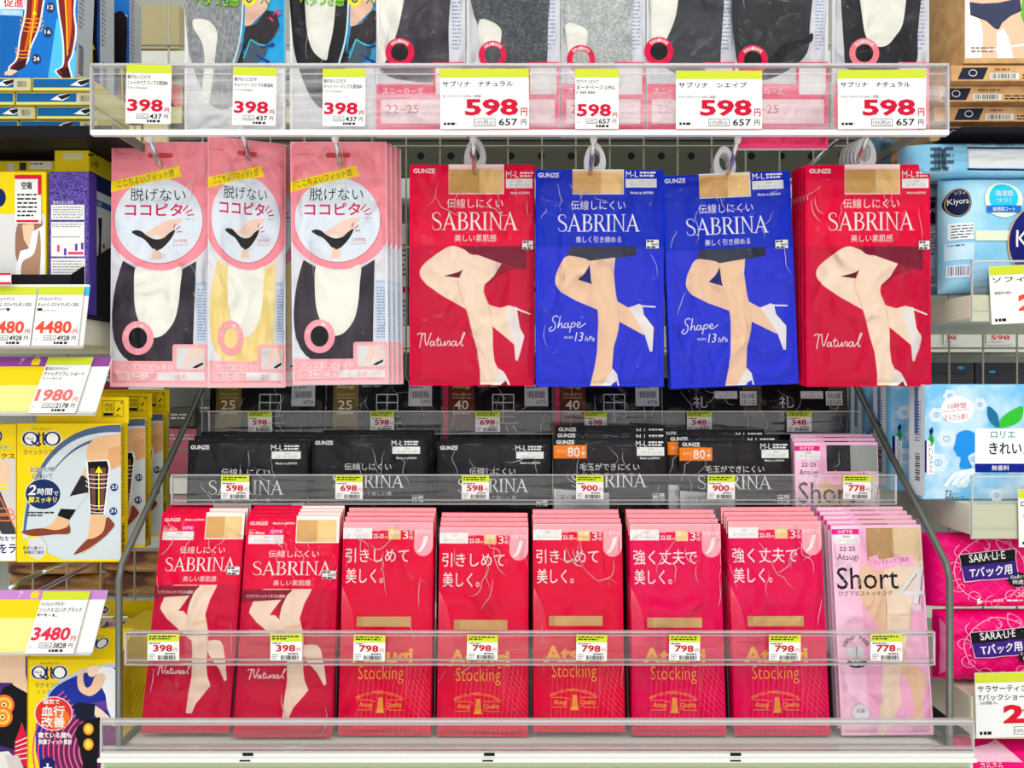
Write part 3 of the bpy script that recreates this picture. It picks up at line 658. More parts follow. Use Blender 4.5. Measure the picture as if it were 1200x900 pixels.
def price_label(px0, py0, px1, py1, d, value, label, group, roll=0.0, d2=None):
    """small shelf-edge ticket"""
    W, H = (px1 - px0) * d / 1000, (py1 - py0) * d / 1000; c = P((px0 + px1) / 2, py1, d)
    a = Art(0, 0); a.rect(0, 0, 36, 8.4, LIME); a.fine(2, 1.2, 32, 6.6, 2, INK, int(px0), .6); a.fine(2, 9.4, 20, 11.4, 1, INK, int(px1), .6)
    a.text(value, 6.5, 12, 28.5, 20, C(190, 16, 44), .03); a.text('円', 30, 15.6, 34.2, 20, C(190, 16, 44)); a.fine(2, 22, 9, 29, 3, GREY, 4); a.fine(20, 21.2, 33, 23, 1, INK, 6, .7); a.bars(12, 24, 33, 29, INK, 7)
    root = MB(); root.box(-W / 2, -.0004, 0, W / 2, .0004, H, WHITE); a.put(root, front_map(36, 30, W / 36, H / 30, .0008)); o = root.build('price_ticket')
    o.location = c; o.rotation_euler = (0, R(roll), 0)
    return tag(o, label, 'price tag', group)

def price_card(px0, py0, px1, py1, d, lines, value, tax, label, wide=False, group=None, roll=0.0, red=(198, 14, 54), name='price_card', dt=None):
    W, H = (px1 - px0) * d / 1000, (py1 - py0) * d / 1000; c = P((px0 + px1) / 2, py1, d); rd = C(*red); rx = 0.0
    if dt: W, H, c, r_ = lean(px0, px1, py0, py1, d, dt); rx = r_[0]
    w_ = 100.0 if wide else 52.0; h_ = 70.0; a = Art(0, 0)
    a.rect(0, 0, w_, 10, LIME)
    if wide:
        a.text(lines[0], 3, 14, 82, 20.5, INK, .012); a.text(lines[1], 3, 30, 46, 33.4, INK); a.text(value, 28, 35, 88, 55, rd, .035); a.text('円', 91, 46, 98, 55, rd, .02)
        a.rect(38, 58, 62, 67, INK); a.rect(38.6, 58.6, 61.4, 66.4, WHITE); a.text('10%税込', 40, 59.6, 60, 65.6, INK); a.text(tax, 66, 58.4, 87, 66.4, INK, .012); a.text('円', 91, 59.4, 97, 66.2, INK); a.fine(4, 62, 28, 66, 1, INK, 4, .7)
    else:
        a.text(lines[0], 1.6, 12.4, 28, 17, INK, .01); a.text(lines[1], 1.6, 19, 48, 24, INK, .01); a.text(lines[2], 1.6, 26, 24, 29, INK)
        a.text(value, 2, 41, 43, 56, rd, .03); a.text('円', 45, 51, 50, 56.6, rd, .02)
        a.rect(13, 58.4, 26.4, 64, INK); a.rect(13.5, 58.9, 25.9, 63.5, WHITE); a.text('10%税込', 14.2, 59.6, 25.2, 63, INK); a.text(tax, 28, 58.4, 42, 64.2, INK, .012); a.text('円', 44.6, 59, 49, 64, INK); a.fine(25, 65.4, 49, 68.6, 1, INK, 4, .8); a.fine(2, 62, 8, 63.4, 1, GREY, 4)
    mb = MB(); mb.box(-W / 2, -.0004, 0, W / 2, .0004, H, WHITE); a.put(mb, front_map(w_, h_, W / w_, H / h_, .0008))
    o = mb.build(name); o.location = c; o.rotation_euler = (rx, R(roll), 0)
    return tag(o, label, 'price tag', group)

def carton(name, label, cat, loc, rot, W, H, T, body, front=None, right=None, left=None, top=None, s=None, group=None, extras=(), bev=.0008, Wp=None, Hp=None, bodypart='box_body'):
    root = thing(name, label, cat, loc, rot, group); s = s or .00095
    mb = MB(); mb.box(-W / 2, -T / 2, 0, W / 2, T / 2, H, body, bev)
    Wp = Wp or W / s; Hp = Hp or H / s; fm = front_map(Wp, Hp, W / Wp, H / Hp, T)
    if front: front.put(mb, fm)
    if right: right.put(mb, lambda u, v, h: (W / 2 + .0002 + h, -T / 2 + u * s, H - v * s))
    if left: left.put(mb, lambda u, v, h: (-W / 2 - .0002 - h, T / 2 - u * s, H - v * s))
    if top: top.put(mb, lambda u, v, h: (-W / 2 + u * s, T / 2 - v * s, H + .0002 + h))
    mb.build(bodypart, root)
    for nm, a, up in extras:
        e = MB(); a.put(e, front_map(Wp, Hp, W / Wp, H / Hp, T, up)); e.build(nm, root)
    return root
# ------------------------------------------------------------------ the setting
def slab(name, x0, y0, z0, x1, y1, z1, mat): return struct(MB().box(x0, y0, z0, x1, y1, z1, mat).build(name))
slab('floor', -4, -3.2, -.05, 4, 4, 0, C(236, 234, 228, .35))
slab('ceiling', -4, -3.2, 2.95, 4, 4, 3.0, C(238, 238, 234))
slab('wall_back', -4, 3.9, 0, 4, 4, 2.95, C(226, 226, 220))
slab('wall_behind', -4, -3.25, 0, 4, -3.2, 2.95, C(84, 82, 86))

OLIVE = C(84, 86, 74, .5); WIRE = C(176, 174, 158, .35, .4); SHELFW = C(214, 216, 204, .4); LIPG = C(188, 200, 170, .45)
# wire grid behind the goods
g = thing('wire_grid_panel', 'beige wire grid panel standing behind all the hanging goods', 'grid panel', (0, 1.27, .3))
mb = MB()
for k in range(37): x = -.915 + k * .0505; mb.tube([(x, 0, 0), (x, 0, 1.6)], .0014, WIRE, 6)
mb.build('vertical_wire_lattice', g); mb = MB()
for k in range(11): z = EYE - .3 + .353 + (k - 8) * .15; mb.tube([(-.94, -.003, z), (.94, -.003, z)], .0016, WIRE, 6)
mb.build('horizontal_wire_lattice', g); mb = MB()
for x in (-.94, .94): mb.box(x - .012, -.012, -.3, x + .012, .012, 1.6, C(198, 198, 186))
mb.box(-.94, -.01, 1.585, .94, .01, 1.605, C(198, 198, 186)); mb.build('panel_frame', g)
# perforated back panel
pb = thing('perforated_back_panel', 'grey olive back panel with one row of round holes under the top price strip', 'back panel', P(640, 207, 1.40))
mb = MB(); mb.box(-.62, 0, 0, .80, .012, .088, OLIVE, .001); mb.build('panel_face', pb)
mb = MB()
for k in range(40):
    mb.add([(-.60 + k * .0493 * 1 + .006 * math.cos(t * math.pi / 6), -.0006, .034 + .006 * math.sin(t * math.pi / 6)) for t in range(12)], [tuple(range(12))], BLACK) if -.60 + k * .0493 < .78 else None
mb.build('hole_pattern', pb)
mb = MB(); mb.box(-.62, -.004, .06, .80, 0, .0625, C(120, 122, 110)); mb.build('pressed_groove', pb)

# bottom shelf of the middle bay
x0, x1 = -.421, .472
bs = thing('store_shelf', 'pale metal bottom shelf carrying the stepped stocking display', 'shelf', (0, .872, EYE - .3865))
mb = MB(); mb.box(x0, 0, -.02, x1, .39, 0, SHELFW, .002); mb.build('shelf_board', bs)
mb = MB(); mb.box(x0 + .002, -.006, .004, x1 - .002, 0, .0135, C(232, 235, 228), .002); mb.box(x0 + .002, -.011, .004, x1 - .002, -.006, .008, C(232, 235, 228), .001); mb.build('ticket_channel', bs)
mb = MB(); mb.box(x0 + .006, -.004, -.045, x1 - .006, 0, .0035, LIPG, .001); mb.box(x0 + .006, -.007, -.006, x1 - .006, -.004, -.003, LIPG, .001); mb.build('front_lip', bs)
for x in (-.275, -.03, .22): mb = MB(); mb.box(x, -.0112, .0055, x + .011, -.0108, .0072, INK); mb.box(x + .0015, -.0062, .009, x + .0125, -.0058, .0125, INK); mb.build('slot_marking', bs)

def rail(name, parent, x0, x1, z0, z1, y, mat=None, rims=((0, .0018), (1, .0018)), ends=True, t=.0016):
    mb = MB(); mb.box(x0, y, z0, x1, y + t, z1, mat or ACRYL); o = mb.build(name, parent)
    e = MB()
    for k, h in rims:
        z = z0 + k * (z1 - z0); e.box(x0, y - .0022, z - h / 2, x1, y + .0022 + t, z + h / 2, EDGE)
    if ends:
        for x in (x0, x1): e.box(x - .0009, y - .0008, z0, x + .0009, y + .0008 + t, z1, EDGE)
    e.build('cut_edge_trim', o); return o
rail('front_rail', bs, x0 + .004, x1 - .004, .014, .0448, -.006, rims=((0, .0015), (1, .003), (.9, .0012), (.12, .001)))

# stepped display rack
rk = thing('stepped_display_rack', 'stepped wire and clear acrylic rack holding three rows of stockings', 'display rack', (0, .9, EYE - .3815))
def rz(py, d): return (450 - py) * d / 1000 + .3815
for sx, x in ((-1, -.4145), (1, .4615)):
    mb = MB(); top = .385 - .045 if sx > 0 else .385 - .004
    mb.tube([(x, 0, 0), (x, 0, .175), (x, .006, .19), (x, .24, .375), (x, .30, .42), (x, .358, .45)], .0038, C(104, 108, 102, .35, .6), 8)
    mb.tube([(x, 0, .0), (x, .358, .004)], .0038, C(104, 108, 102, .35, .6), 8); mb.tube([(x, .358, .004), (x, .358, .45)], .0038, C(104, 108, 102, .35, .6), 8)
    mb.build('side_frame', rk, smooth=True)
for (ya, za, yb, zb) in ((.014, -.002, .10, -.002), (.104, .035, .20, .05), (.205, .13, .34, .145)):
    mb = MB(); v = [(-.411, ya, za), (.451, ya, za), (.451, yb, zb), (-.411, yb, zb)]; v += [(x, y, z - .002) for x, y, z in v]
    mb.add(v, [(0, 1, 2, 3), (4, 7, 6, 5), (0, 4, 5, 1), (1, 5, 6, 2), (2, 6, 7, 3), (3, 7, 4, 0)], C(206, 208, 200, .4)); mb.build('tray', rk)
rail('price_rail', rk, P(148, 0, .895).x, P(1094, 0, .895).x, rz(778, .895), rz(740, .895), -.0062, rims=((0, .0009), (.14, .0007), (1, .0013), (.9, .0006)))
rail('price_rail', rk, P(203, 0, .998).x, P(1048, 0, .998).x, rz(590, .998), rz(556, .998), .094, rims=((0, .001), (.14, .0008), (1, .0012)))
rail('price_rail', rk, P(246, 0, 1.108).x, P(1006, 0, 1.108).x, rz(508, 1.108), rz(482, 1.108), .205, rims=((0, .0012), (1, .0014)))
for px in (271, 392, 509.0, 622, 737, 856, 979.5):
    x = P(px, 0, .922).x; mb = MB(); v = [(.026, .004), (.058, .006), (.068, .085), (.037, .085)]; mb.add([(x + s_, y, z) for s_ in (-.0005, .0005) for y, z in v], [(0, 1, 2, 3), (4, 7, 6, 5), (0, 4, 5, 1), (1, 5, 6, 2), (2, 6, 7, 3), (3, 7, 4, 0)], C(62, 58, 62, .3)); mb.build('divider', rk)

# top price strip on two arms
tr = thing('price_strip', 'long clear ribbed price strip across the top of the bay', 'price strip', (0, .905, EYE))
xa, xb = P(108, 0, .905).x, P(1110, 0, .905).x; za, zb = (450 - 157) * .905 / 1000, (450 - 77) * .905 / 1000
mb = MB()
nz_ = 26
prof = [(.0016 * math.sin(k * 2.1) + (.004 if k in (0, 1) else 0), za + (zb - za) * k / nz_) for k in range(nz_ + 1)]
v = [(x, y, z) for y, z in prof for x in (xa, xb)]; f = [(2 * k, 2 * k + 1, 2 * k + 3, 2 * k + 2) for k in range(nz_)]
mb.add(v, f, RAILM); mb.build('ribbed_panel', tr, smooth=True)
mb = MB(); mb.box(xa, -.004, za - .002, xb, .004, za + .0035, C(232, 232, 236)); mb.box(xa, -.004, zb - .0012, xb, .004, zb + .0012, EDGE); mb.box(xa, -.003, za + (zb - za) * .86, xb, -.0015, za + (zb - za) * .87, EDGE)
for x in (xa, xb): mb.box(x - .001, -.003, za, x + .001, .003, zb, EDGE)
mb.build('rail_rim', tr)
for x in (xa + .02, xb - .02):
    mb = MB(); mb.box(x - .002, .005, za + .002, x + .002, .366, za + .012, C(120, 122, 112), .001); mb.build('bracket_arm', tr)

# ------------------------------------------------------------------ tickets
NTH = ('first', 'second', 'third', 'fourth', 'fifth', 'sixth', 'seventh', 'eighth')
for k, (a, b, vl) in enumerate(((173, 210, '398'), (317, 354, '398'), (414, 451, '798'), (547, 583, '798'), (675, 711, '798'), (784, 820, '798'), (901, 938, '798'), (1020, 1057, '778'))):
    on = ('over the far-left red knee-high package', 'over the second red knee-high package', 'over the first crimson pack', 'over the second crimson three-pair pack', 'over the middle crimson three-pair pack', 'over the first of two pinker red packs', 'over the pinker pack beside the pink one', 'over the light pink short stocking package')[k]
    price_label(a, 744 + (k in (0, 1, 7)) * -1, b, 774 - (k in (3,)) , .8868, vl, 'white %s yen ticket on the front rail %s' % (vl, on), 'tickets on the front rail', (0, 0, 1.5, 1.2, 1.0, .8, .4, 0)[k])
for k, (a, b, vl) in enumerate(((259, 292, '598'), (393, 425, '698'), (541, 573, '598'), (675, 707, '900'), (829, 861, '900'), (988, 1020, '778'))):
    on = ('first black package from the left', 'second black package from the left', 'third black package from the left', 'left 80 package', '80 package beside the pink one', 'pink package with black stockings')[k]
    price_label(a, 557, b, 585, .9912, vl, 'white %s yen ticket on the middle rail over the %s' % (vl, on), 'tickets on the middle rail', .5)
for k, (a, b, vl) in enumerate(((291, 319, '598'), (434, 462, '598'), (557, 586, '698'), (685, 711, '698'), (805, 834, '348'), (922, 951, '348'))):
    price_label(a, 482, b, 506, 1.1008, vl, '%s yen ticket on the rear rail, %s from the left' % (vl, NTH[k]), 'tickets on the rear rail')

dT = .8990
price_card(147, 76, 200, 145, dT, ('脱げないココピタ', 'ニットタイプ パンプス用浅め', 'ブラック23-25cm'), '398', '437', 'white 398 yen card with lime band, leftmost on the top price strip', roll=1.2)
price_card(272, 79, 323, 147, dT, ('脱げないココピタ', 'カットソー パンプス用浅め', 'ベージュ23-25cm'), '398', '437', 'white 398 yen card on the top strip above the cream liner packs', roll=1.4)
price_card(378, 81, 428, 148, dT, ('脱げないココピタ', 'カットソー パンプス用浅め', 'ブラック24-26cm'), '398', '437', 'white 398 yen card on the top strip above the third pink pack', roll=.3)
price_card(516, 81, 620, 151, dT, ('サブリナ　ナチュラル', 'ヌードベージュM-L 1足組'), '598', '657', 'wide 598 yen card on the top strip above the left red package', True, roll=-.4)
price_card(674, 81, 725, 151, dT, ('サブリナ シエイプ', 'ヌードベージュM-L', '1足組'), '598', '657', 'narrow 598 yen card on the top strip above the left blue package')
price_card(792, 83, 893, 151, dT, ('サブリナ　シエイプ', 'ナチュラルベージュM-L 1足組'), '598', '657', 'wide 598 yen card on the top strip above the right blue package', True)
price_card(982, 82, 1085, 151, dT, ('サブリナ　ナチュラル', 'ナチュラルベージュM-L 1足組'), '598', '657', 'wide 598 yen card at the right end of the top price strip', True, roll=-.4)

# ------------------------------------------------------------------ hooks
def hook(x, ztip, dtip, label, drop=.028, back=1.268, arm=False, group=None):
    h = thing('display_hook', label, 'hook', (x, back, EYE + ztip - drop), group=group); L = dtip - back
    mb = MB(); mb.tube([(0, 0, 0), (0, L + .05, 0), (0, L + .032, .003), (0, L + .014, drop * .55), (0, L, drop)], [.0028] * 5, CHROME, 10); mb.build('prong', h, smooth=True)
    mb = MB(); mb.box(-.012, -.005, -.022, .012, .0, .012, STEEL, .001); mb.build('back_plate', h)
    mb = MB(); mb.tube([(0, L, drop - .0035), (0, L - .002, drop), (0, L - .003, drop + .004)], [.003, .0042, .0028], C(236, 238, 240, .25), 10); mb.build('rounded_tip', h, smooth=True)
    if arm:
        mb = MB(); mb.tube([(0, -.003, 0), (0, -.012, .034), (0, -.09, .036), (0, L * .72, .046)], .0024, CHROME, 8); mb.build('label_arm', h, smooth=True)
    return h
for px, py, d, lb in ((176, 163, .955, 'chrome hook through the leftmost pink header card'), (283, 153, .955, 'chrome hook through the pink card of the cream liners'), (393, 163, .955, 'chrome hook through the pink card of the 24 to 26 liners')):
    p = P(px, py, d); hook(p.x, p.z - EYE, d, lb, group='chrome display hooks')
for px, py, d, lb, ar in ((554.5, 164, .955, 'chrome hook carrying the left red packages', 0), (695.5, 164, .94, 'chrome hook carrying the left blue packages', 0), (864, 164, .94, 'chrome hook carrying the tilted blue packages', 0), (1018, 156, .945, 'chrome hook with label arm carrying the right red packages', 1)):
    p = P(px, py, d); hook(p.x, p.z - EYE, d, lb, arm=bool(ar), group='chrome display hooks')

# ------------------------------------------------------------------ hanging row
def hang(xl, xr, yt, yb, d, kind, label, grp, n, step, names, roll=0.0, seed=1, yaw=0.0):
    W, H, loc, rot = lean(xl, xr, yt, yb, d, d); Wp, Hp, body, art, ex = design_tall(kind)
    r = make_pack('stocking_package', label, 'stocking package', grp, W, H, .003, Wp, Hp, body, art, ex, loc, (0, R(roll), R(yaw)), seed=seed)
    hang_tab(r, H, dx=(P({'a': 557, 'b': 697, 'c': 860, 'd': 1015}[grp[-1]], 0, d).x - loc[0]) * 1.0)
    r['group'] = grp[:-1].strip(); stack(r, n, step, names, grp[:-1].strip(), seed=seed); return r
hang(480, 626.5, 193, 452, 1.0, 'red', 'red package with bare bent legs, front of the left red hook', 'red packages on the left hook a', 3, (-.0008, .010, .001), 'red stocking package, %s back on the left red hook', seed=1)
hang(627.5, 778, 199, 453.5, .985, 'blue', 'blue package with high-heeled legs, hanging straight, front of its hook', 'blue packages on the straight hook b', 3, (.0008, .010, .001), 'blue stocking package, %s back on the straight blue hook', seed=2)
hang(785.5, 936, 203, 453, .985, 'blue', 'blue package with high-heeled legs, tilted up to the right, front of its hook', 'blue packages on the tilted hook c', 3, (.001, .010, .0005), 'blue stocking package, %s back on the tilted blue hook', roll=-2.4, seed=3)
hang(944.5, 1091, 193, 453, .975, 'red', 'red package with bare bent legs, front of the right red hook', 'red packages on the right hook d', 4, (-.0002, .011, .0012), 'red stocking package, %s back on the right red hook', roll=-.3, seed=4)

def sock_pack(xl, xr, yt, yb, d, size, dark, label, grp, n, step, names, yaw=0.0, seed=1, roll=0.0, squash=1.0):
    W, H, loc, rot = lean(xl, xr, yt, yb, d, d); W *= squash; Wp, Hp, art, ex = design_shoe_sock(size, dark)
    r = make_pack('shoe_liner_pack', label, 'shoe liner pack', grp, W, H, .0025, Wp, Hp, C(222, 224, 232, .3), art, ex, loc, (0, R(roll), R(yaw)), seed=seed, film_top=.004)
    stack(r, n, step, names, grp, seed=seed); return r
sock_pack(129, 245.5, 166, 454, .985, '23~25', True, 'pink pack of black shoe liners, size 23 to 25, leftmost hook front', 'black liners 23 to 25', 1, (.0012, .012, .001), 'pink pack of black shoe liners, %s on the leftmost hook', seed=5, roll=.4)
sock_pack(249, 331, 164, 454.5, .985, '23~25', False, 'pink pack of cream shoe liners turned sideways on the middle hook, front', 'cream liners', 1, (.0125, .024, .0015), 'pink pack of cream shoe liners, %s on the middle hook', yaw=24, seed=6, squash=1.07)
sock_pack(343.5, 456, 166, 451, .985, '24~26', True, 'pink pack of black shoe liners, size 24 to 26, third hook front', 'black liners 24 to 26', 3, (.0042, .010, 0), 'pink pack of black shoe liners, %s on the third hook', yaw=2, seed=7, roll=-.6)

# socks above the price strip
def top_sock(xl, xr, d, label, style, seed, yb=156):
    W, H = (xr - xl) * d / 1000, .232; c = P((xl + xr) / 2, yb, d); s = d / 1000; X, Y = xl, yb - H / s
    Wp, Hp = xr - xl, H / s; a = Art(X, Y); backc = C(206, 208, 214, .3); ex = []
    def A(): return Art(X, Y)
    def ring(cx, cy, r, col, txt, inner=None):
        q = A()
        if inner: q.circ(cx, cy, r * .62, r * .62, inner)
        q.ring(cx, cy, r, r, r * .40, col, n=36); q.arc_text(txt, cx, cy, r * .78, -140, -40, r * .24, WHITE, .03); ex.append(('ring_sticker', q, .0016))
    def sock(pts, m): ex.append(('sock', A().poly(pts, m, smooth=True), .0004))
    def insole(pts): ex.append(('insole', A().poly(pts, C(232, 232, 224), smooth=True), .001))
    rc = C(226, 8, 74); kc = style.get('ring')
    if style['k'] == 'blue':
        cy = C(28, 168, 226); x = xl
        a.rect(xl + .5, Y + 1, xr - .5, yb - 1, C(218, 220, 224)); a.poly([(xl + 62, Y + 1), (xr - .5, Y + 1), (xr - .5, 78), (xl + 62, 78), (xl + 66, 50)], cy)
        sock([(x + 4, -60), (x + 62, -60), (x + 69, 0), (x + 66, 60), (x + 60, 120), (x + 34, 126), (x + 14, 90), (x + 3, 40)], style['m'])
        insole(style['ins'])
        q = A(); q.line([(x + 70, -20), (x + 67, 40), (x + 58, 76)], 2.2, C(190, 232, 250), smooth=True)
        q.poly([(x + 72, -20), (x + 108, -16), (x + 96, 14), (x + 76, 34), (x + 71, 32)], C(228, 190, 170)); q.poly([(x + 72, 33), (x + 84, 30), (x + 97, 14), (x + 108, 16), (x + 112, 32), (x + 106, 44), (x + 96, 54), (x + 80, 54), (x + 70, 60), (x + 62, 76), (x + 74, 76), (x + 68, 60)], C(46, 38, 44))
        q.poly([(x + 78, 48), (x + 88, 54), (x + 98, 56), (x + 94, 68), (x + 82, 77), (x + 68, 77), (x + 71, 62)], C(70, 90, 104)); q.line([(x + 78, 48), (x + 88, 54), (x + 98, 56)], 1.6, C(50, 206, 230)); q.line([(x + 78, 48), (x + 70, 70)], 1.6, C(50, 206, 230))
        for p0, p1 in (((x + 90, 58), (x + 104, 54)), ((x + 84, 66), (x + 98, 74))): q.line([p0, p1], 2, C(18, 44, 140)); q.poly([(p1[0] + 3, p1[1]), (p1[0] - 2, p1[1] - 3.4), (p1[0] - 2, p1[1] + 3.4)], C(18, 44, 140))
        for p0, p1 in (((x + 100, 22), (x + 104, 26)), ((x + 106, 18), (x + 110, 13)), ((x + 109, 20), (x + 114, 18))): q.line([p0, p1], 2.4, C(238, 30, 110))
        q.text('ベタつき感', x + 13, -6, x + 64, 9, C(20, 130, 50), .05); q.text('ベタつき感', x + 13, -6, x + 64, 9, C(150, 220, 40), .012)
        q.text('0', x + 67, -14, x + 86, 10, C(20, 90, 60), .05); q.text('0', x + 67, -14, x + 86, 10, C(246, 230, 30), .012); q.text('へ', x + 90, 0, x + 100, 9, C(20, 130, 50), .03); ex.append(('panel_print', q, .0018))
    else:
        x = xl; a.rect(xl + .5, Y + 1, xr - .5, yb - 1, backc)
        sock(style['sock'], style['m'])
        if style.get('ins'): insole(style['ins'])
        if style.get('heel'): ex.append(('sock_heel', A().poly(style['heel'], style.get('hm', style['m']), smooth=True), .0009))
        cx, cy, r = style['at']; ring(cx, cy, r, kc or rc, '消臭糸100%' if not kc else '無地100%', style.get('inner', BLACK))
        q = A(); q.rect(xl + 1, 100, xr - 1, yb - 1, kc or C(230, 60, 110)); q.rrect(xr - 38, 74.5, xr - 1, 110, 2, kc or rc, (1, 0, 0, 0)); q.rect(xr - 35, 79, xr - 4, 112, C(224, 222, 224)); q.rect(xl + 6, 118, xr - 6, 146, C(240, 214, 220))
        q.fine(xr - 18, 75.4, xr - 8, 77.6, 1, WHITE, seed); q.text('スニーカー丈', xl + 8, 104, xl + 56, 112, WHITE); q.text('22~25', xl + 12, 124, xl + 50, 134, C(206, 30, 80)); ex.append(('bottom_label', q, .0014))
        q = A(); q.rect(xr - 20, Y + 10, xr - 2, 72, C(214, 216, 226)); q.fine(xr - 16, Y + 20, xr - 6, 60, 26, C(150, 160, 190), seed, .4); ex.append(('side_print', q, .0002))
    r = make_pack('sock_pack', label, 'sock pack', 'sock packs above the price strip', W, H, .005, Wp, Hp, backc, a, ex, c, (0, 0, 0), seed=seed + 20, amp=.0024)
    return r
I = lambda *p: list(p)
top_sock(217, 335, .985, 'sock pack with blue side panel and ribbed grey sock, far left', dict(k='blue', m=KNIT, ins=I((229, 24), (246, 26), (256, 40), (254, 62), (250, 100), (244, 130), (238, 110), (241, 76), (238, 52), (228, 34))), 1)
top_sock(340, 450, .985, 'sock pack with blue side panel and black sock, second from left', dict(k='blue', m=BLACK, ins=I((360, -60), (394, -60), (393, 20), (386, 60), (382, 72), (366, 58), (359, 20))), 2)
top_sock(441, 546, .98, 'glossy black sock pack with red ring beside the blue panels', dict(k='s', m=SILKD, sock=I((446, 82), (464, 40), (476, -10), (478, -70), (528, -70), (526, 30), (522, 90), (480, 96)), ins=I((443, -60), (476, -60), (472, 10), (462, 50), (448, 80), (444, 60)), at=(469, 63, 17)), 3, 161)
top_sock(547, 656, .975, 'dark grey knit sock pack with red ring and short white insole', dict(k='s', m=KNITD, sock=I((550, -70), (640, -70), (642, 30), (636, 92), (600, 96), (584, 60), (556, 20)), ins=I((561, 27), (574, 26), (587, 36), (586, 54), (580, 80), (568, 84), (564, 60)), at=(577.5, 66, 16.5), inner=KNITD), 4)
top_sock(657, 756, .98, 'light grey knit sock pack with red ring', dict(k='s', m=KNITL, sock=I((658, -70), (738, -70), (740, 40), (736, 92), (690, 96), (664, 60)), ins=I((663, 30), (680, 32), (688, 40), (686, 60), (680, 90), (668, 90), (665, 60)), at=(680.5, 71, 16.5), inner=KNITL), 5, 161)
top_sock(757, 861, .98, 'charcoal sock pack with red ring and long white insole', dict(k='s', m=C(60, 62, 70, .3), sock=I((770, 70), (784, 40), (796, -10), (798, -70), (846, -70), (844, 60), (838, 84), (800, 90)), ins=I((764, -60), (796, -60), (793, 10), (782, 44), (768, 68), (763, 50)), at=(771.5, 62, 17)), 6)
top_sock(861, 970, .975, 'black sock pack with folded heel and red ring, second from right', dict(k='s', m=C(44, 46, 52, .3), sock=I((864, -70), (948, -70), (948, 30), (940, 70), (890, 96), (862, 70)), heel=I((898, 74), (920, 52), (940, 48), (950, 40), (950, 50), (930, 60), (910, 78)), hm=C(26, 26, 32, .4), at=(881, 72, 17.5)), 7, 176)
top_sock(974, 1088, .975, 'black sock pack with pink ring and wide white insole, far right', dict(k='s', m=C(34, 32, 40, .35), sock=I((988, 60), (992, -70), (1074, -70), (1074, 40), (1066, 80), (1000, 84)), ins=I((1006, -60), (1058, -60), (1058, 20), (1046, 46), (1034, 56), (1020, 52), (1010, 30)), at=(1011, 64, 17.5), ring=C(244, 128, 142)), 8)

# ------------------------------------------------------------------ rear and middle rows of the rack
RB = (1.128, 1.150)
rear = []
for k, (a, b, kind, lb) in enumerate(((240, 378, 25, 'black tights package with gold 25 tag, left end of the rear row'), (379, 516, 25, 'black tights package with gold 25 tag, second in the rear row'), (517, 648, 40, 'black tights package with brown 40 tag and pink edge'), (649, 778, 40, 'black tights package with brown 40 tag behind the upright 80 package'), (779, 880, 0, 'black formal tights package with white label, left of its pair'), (881, 1000, 0, 'black formal tights package with white label, right end of the rear row'))):
    W, H, loc, rot = lean(a, b, 443, 600, RB[0], RB[1]); Wp, Hp, body, art, ex = design_denier(kind)
    r = make_pack('tights_package', lb, 'tights package', 'black tights packages in the rear row', W - .001, H, .004, Wp * (W / .148), H / .148 * 131 * 1.0, body, art, ex, loc, rot, seed=40 + k)
for k, (a, b, yt, des, lb, nb) in enumerate(((213, 357, 516, 'n', 'black package at the left end of the middle row', 2), (362, 499, 511, 'n', 'black package second from left in the middle row', 2), (511, 646, 517, 'n', 'black package third from left in the middle row', 1), (649, 784, 513, 'e', 'brown-black 80 package with orange band, left of its pair', 2), (799, 932, 516, 'e', 'brown-black 80 package with orange band beside the pink one', 2), (936, 1036, 518, 's', 'pink package of black short stockings in the middle row', 2))):
    W, H, loc, rot = lean(a, b, yt, 760, 1.016, 1.036)
    Wp, Hp, body, art, ex = design_short(True) if des == 's' else design_black(des == 'e')
    cv = 1.0
    H = W / Wp * Hp if des != 's' else W / Wp * Hp
    top = P(0, yt, 1.036).z; loc = (loc[0], loc[1], top - H * math.cos(rot[0]))
    r = make_pack('stocking_package', lb + ', front', 'stocking package', 'middle row packages, place %d' % (k + 1), W, H, .003, Wp, Hp, body, art, ex, loc, rot, seed=60 + k)
    stack(r, nb, (.0035 if k < 2 else (.002 if k != 4 else -.012), .0115, (.0045, .003, .002, .007, .006, .004)[k]), lb + ', %s back', 'middle row packages, place %d' % (k + 1), seed=k + 3)

# ------------------------------------------------------------------ front row of the rack
def front_stack(xl, xr, yt, yb, db, dt, des, nm, label, grp, n, step, seed, roll=0.0):
    W, H, loc, rot = lean(xl, xr, yt, yb, db, dt); Wp, Hp, body, art, ex = des
    r = make_pack('stocking_package', label + ', front', 'stocking package', grp, W, H, .003, Wp, Hp, body, art, ex, loc, (rot[0], R(roll), 0), seed=seed)
    stack(r, n, step, label + ', %s back', grp, seed=seed); return r
D3 = design_threepair(); D3H = design_threepair(True); DK = design_kneehigh(); DS = design_short()
front_stack(165, 269, 600, 859, .924, .982, DK, 'k', 'red knee-high package at the left end of the front row', 'red knee-high packages, left stack', 2, (0, .011, .003), 80)
front_stack(273, 388.5, 604, 864, .918, .968, DK, 'k', 'red knee-high package beside the first three-pair stack', 'red knee-high packages, right stack', 3, (0, .0082, .0026), 81)
NB = ('crimson three-pair package next to the red knee-highs', 'crimson three-pair package, second such stack from the left', 'crimson three-pair package in the middle of the front row', 'pink-crimson three-pair package second from the light pink stack', 'pink-crimson three-pair package next to the light pink stack')
for k, (a, b, yt, yb) in enumerate(((396, 505, 611, 862), (511.5, 619, 617, 863), (625, 732.5, 613, 858), (741, 851, 613, 862), (860.5, 973, 610, 862))):
    front_stack(a, b, yt, yb, .924, .952, D3 if k < 3 else D3H, 't', NB[k], 'three-pair packages, place %d' % (k + 1), 3, (0, .0105, .0036), 82 + k, (.15, .25, 0, .1, -.2)[k])
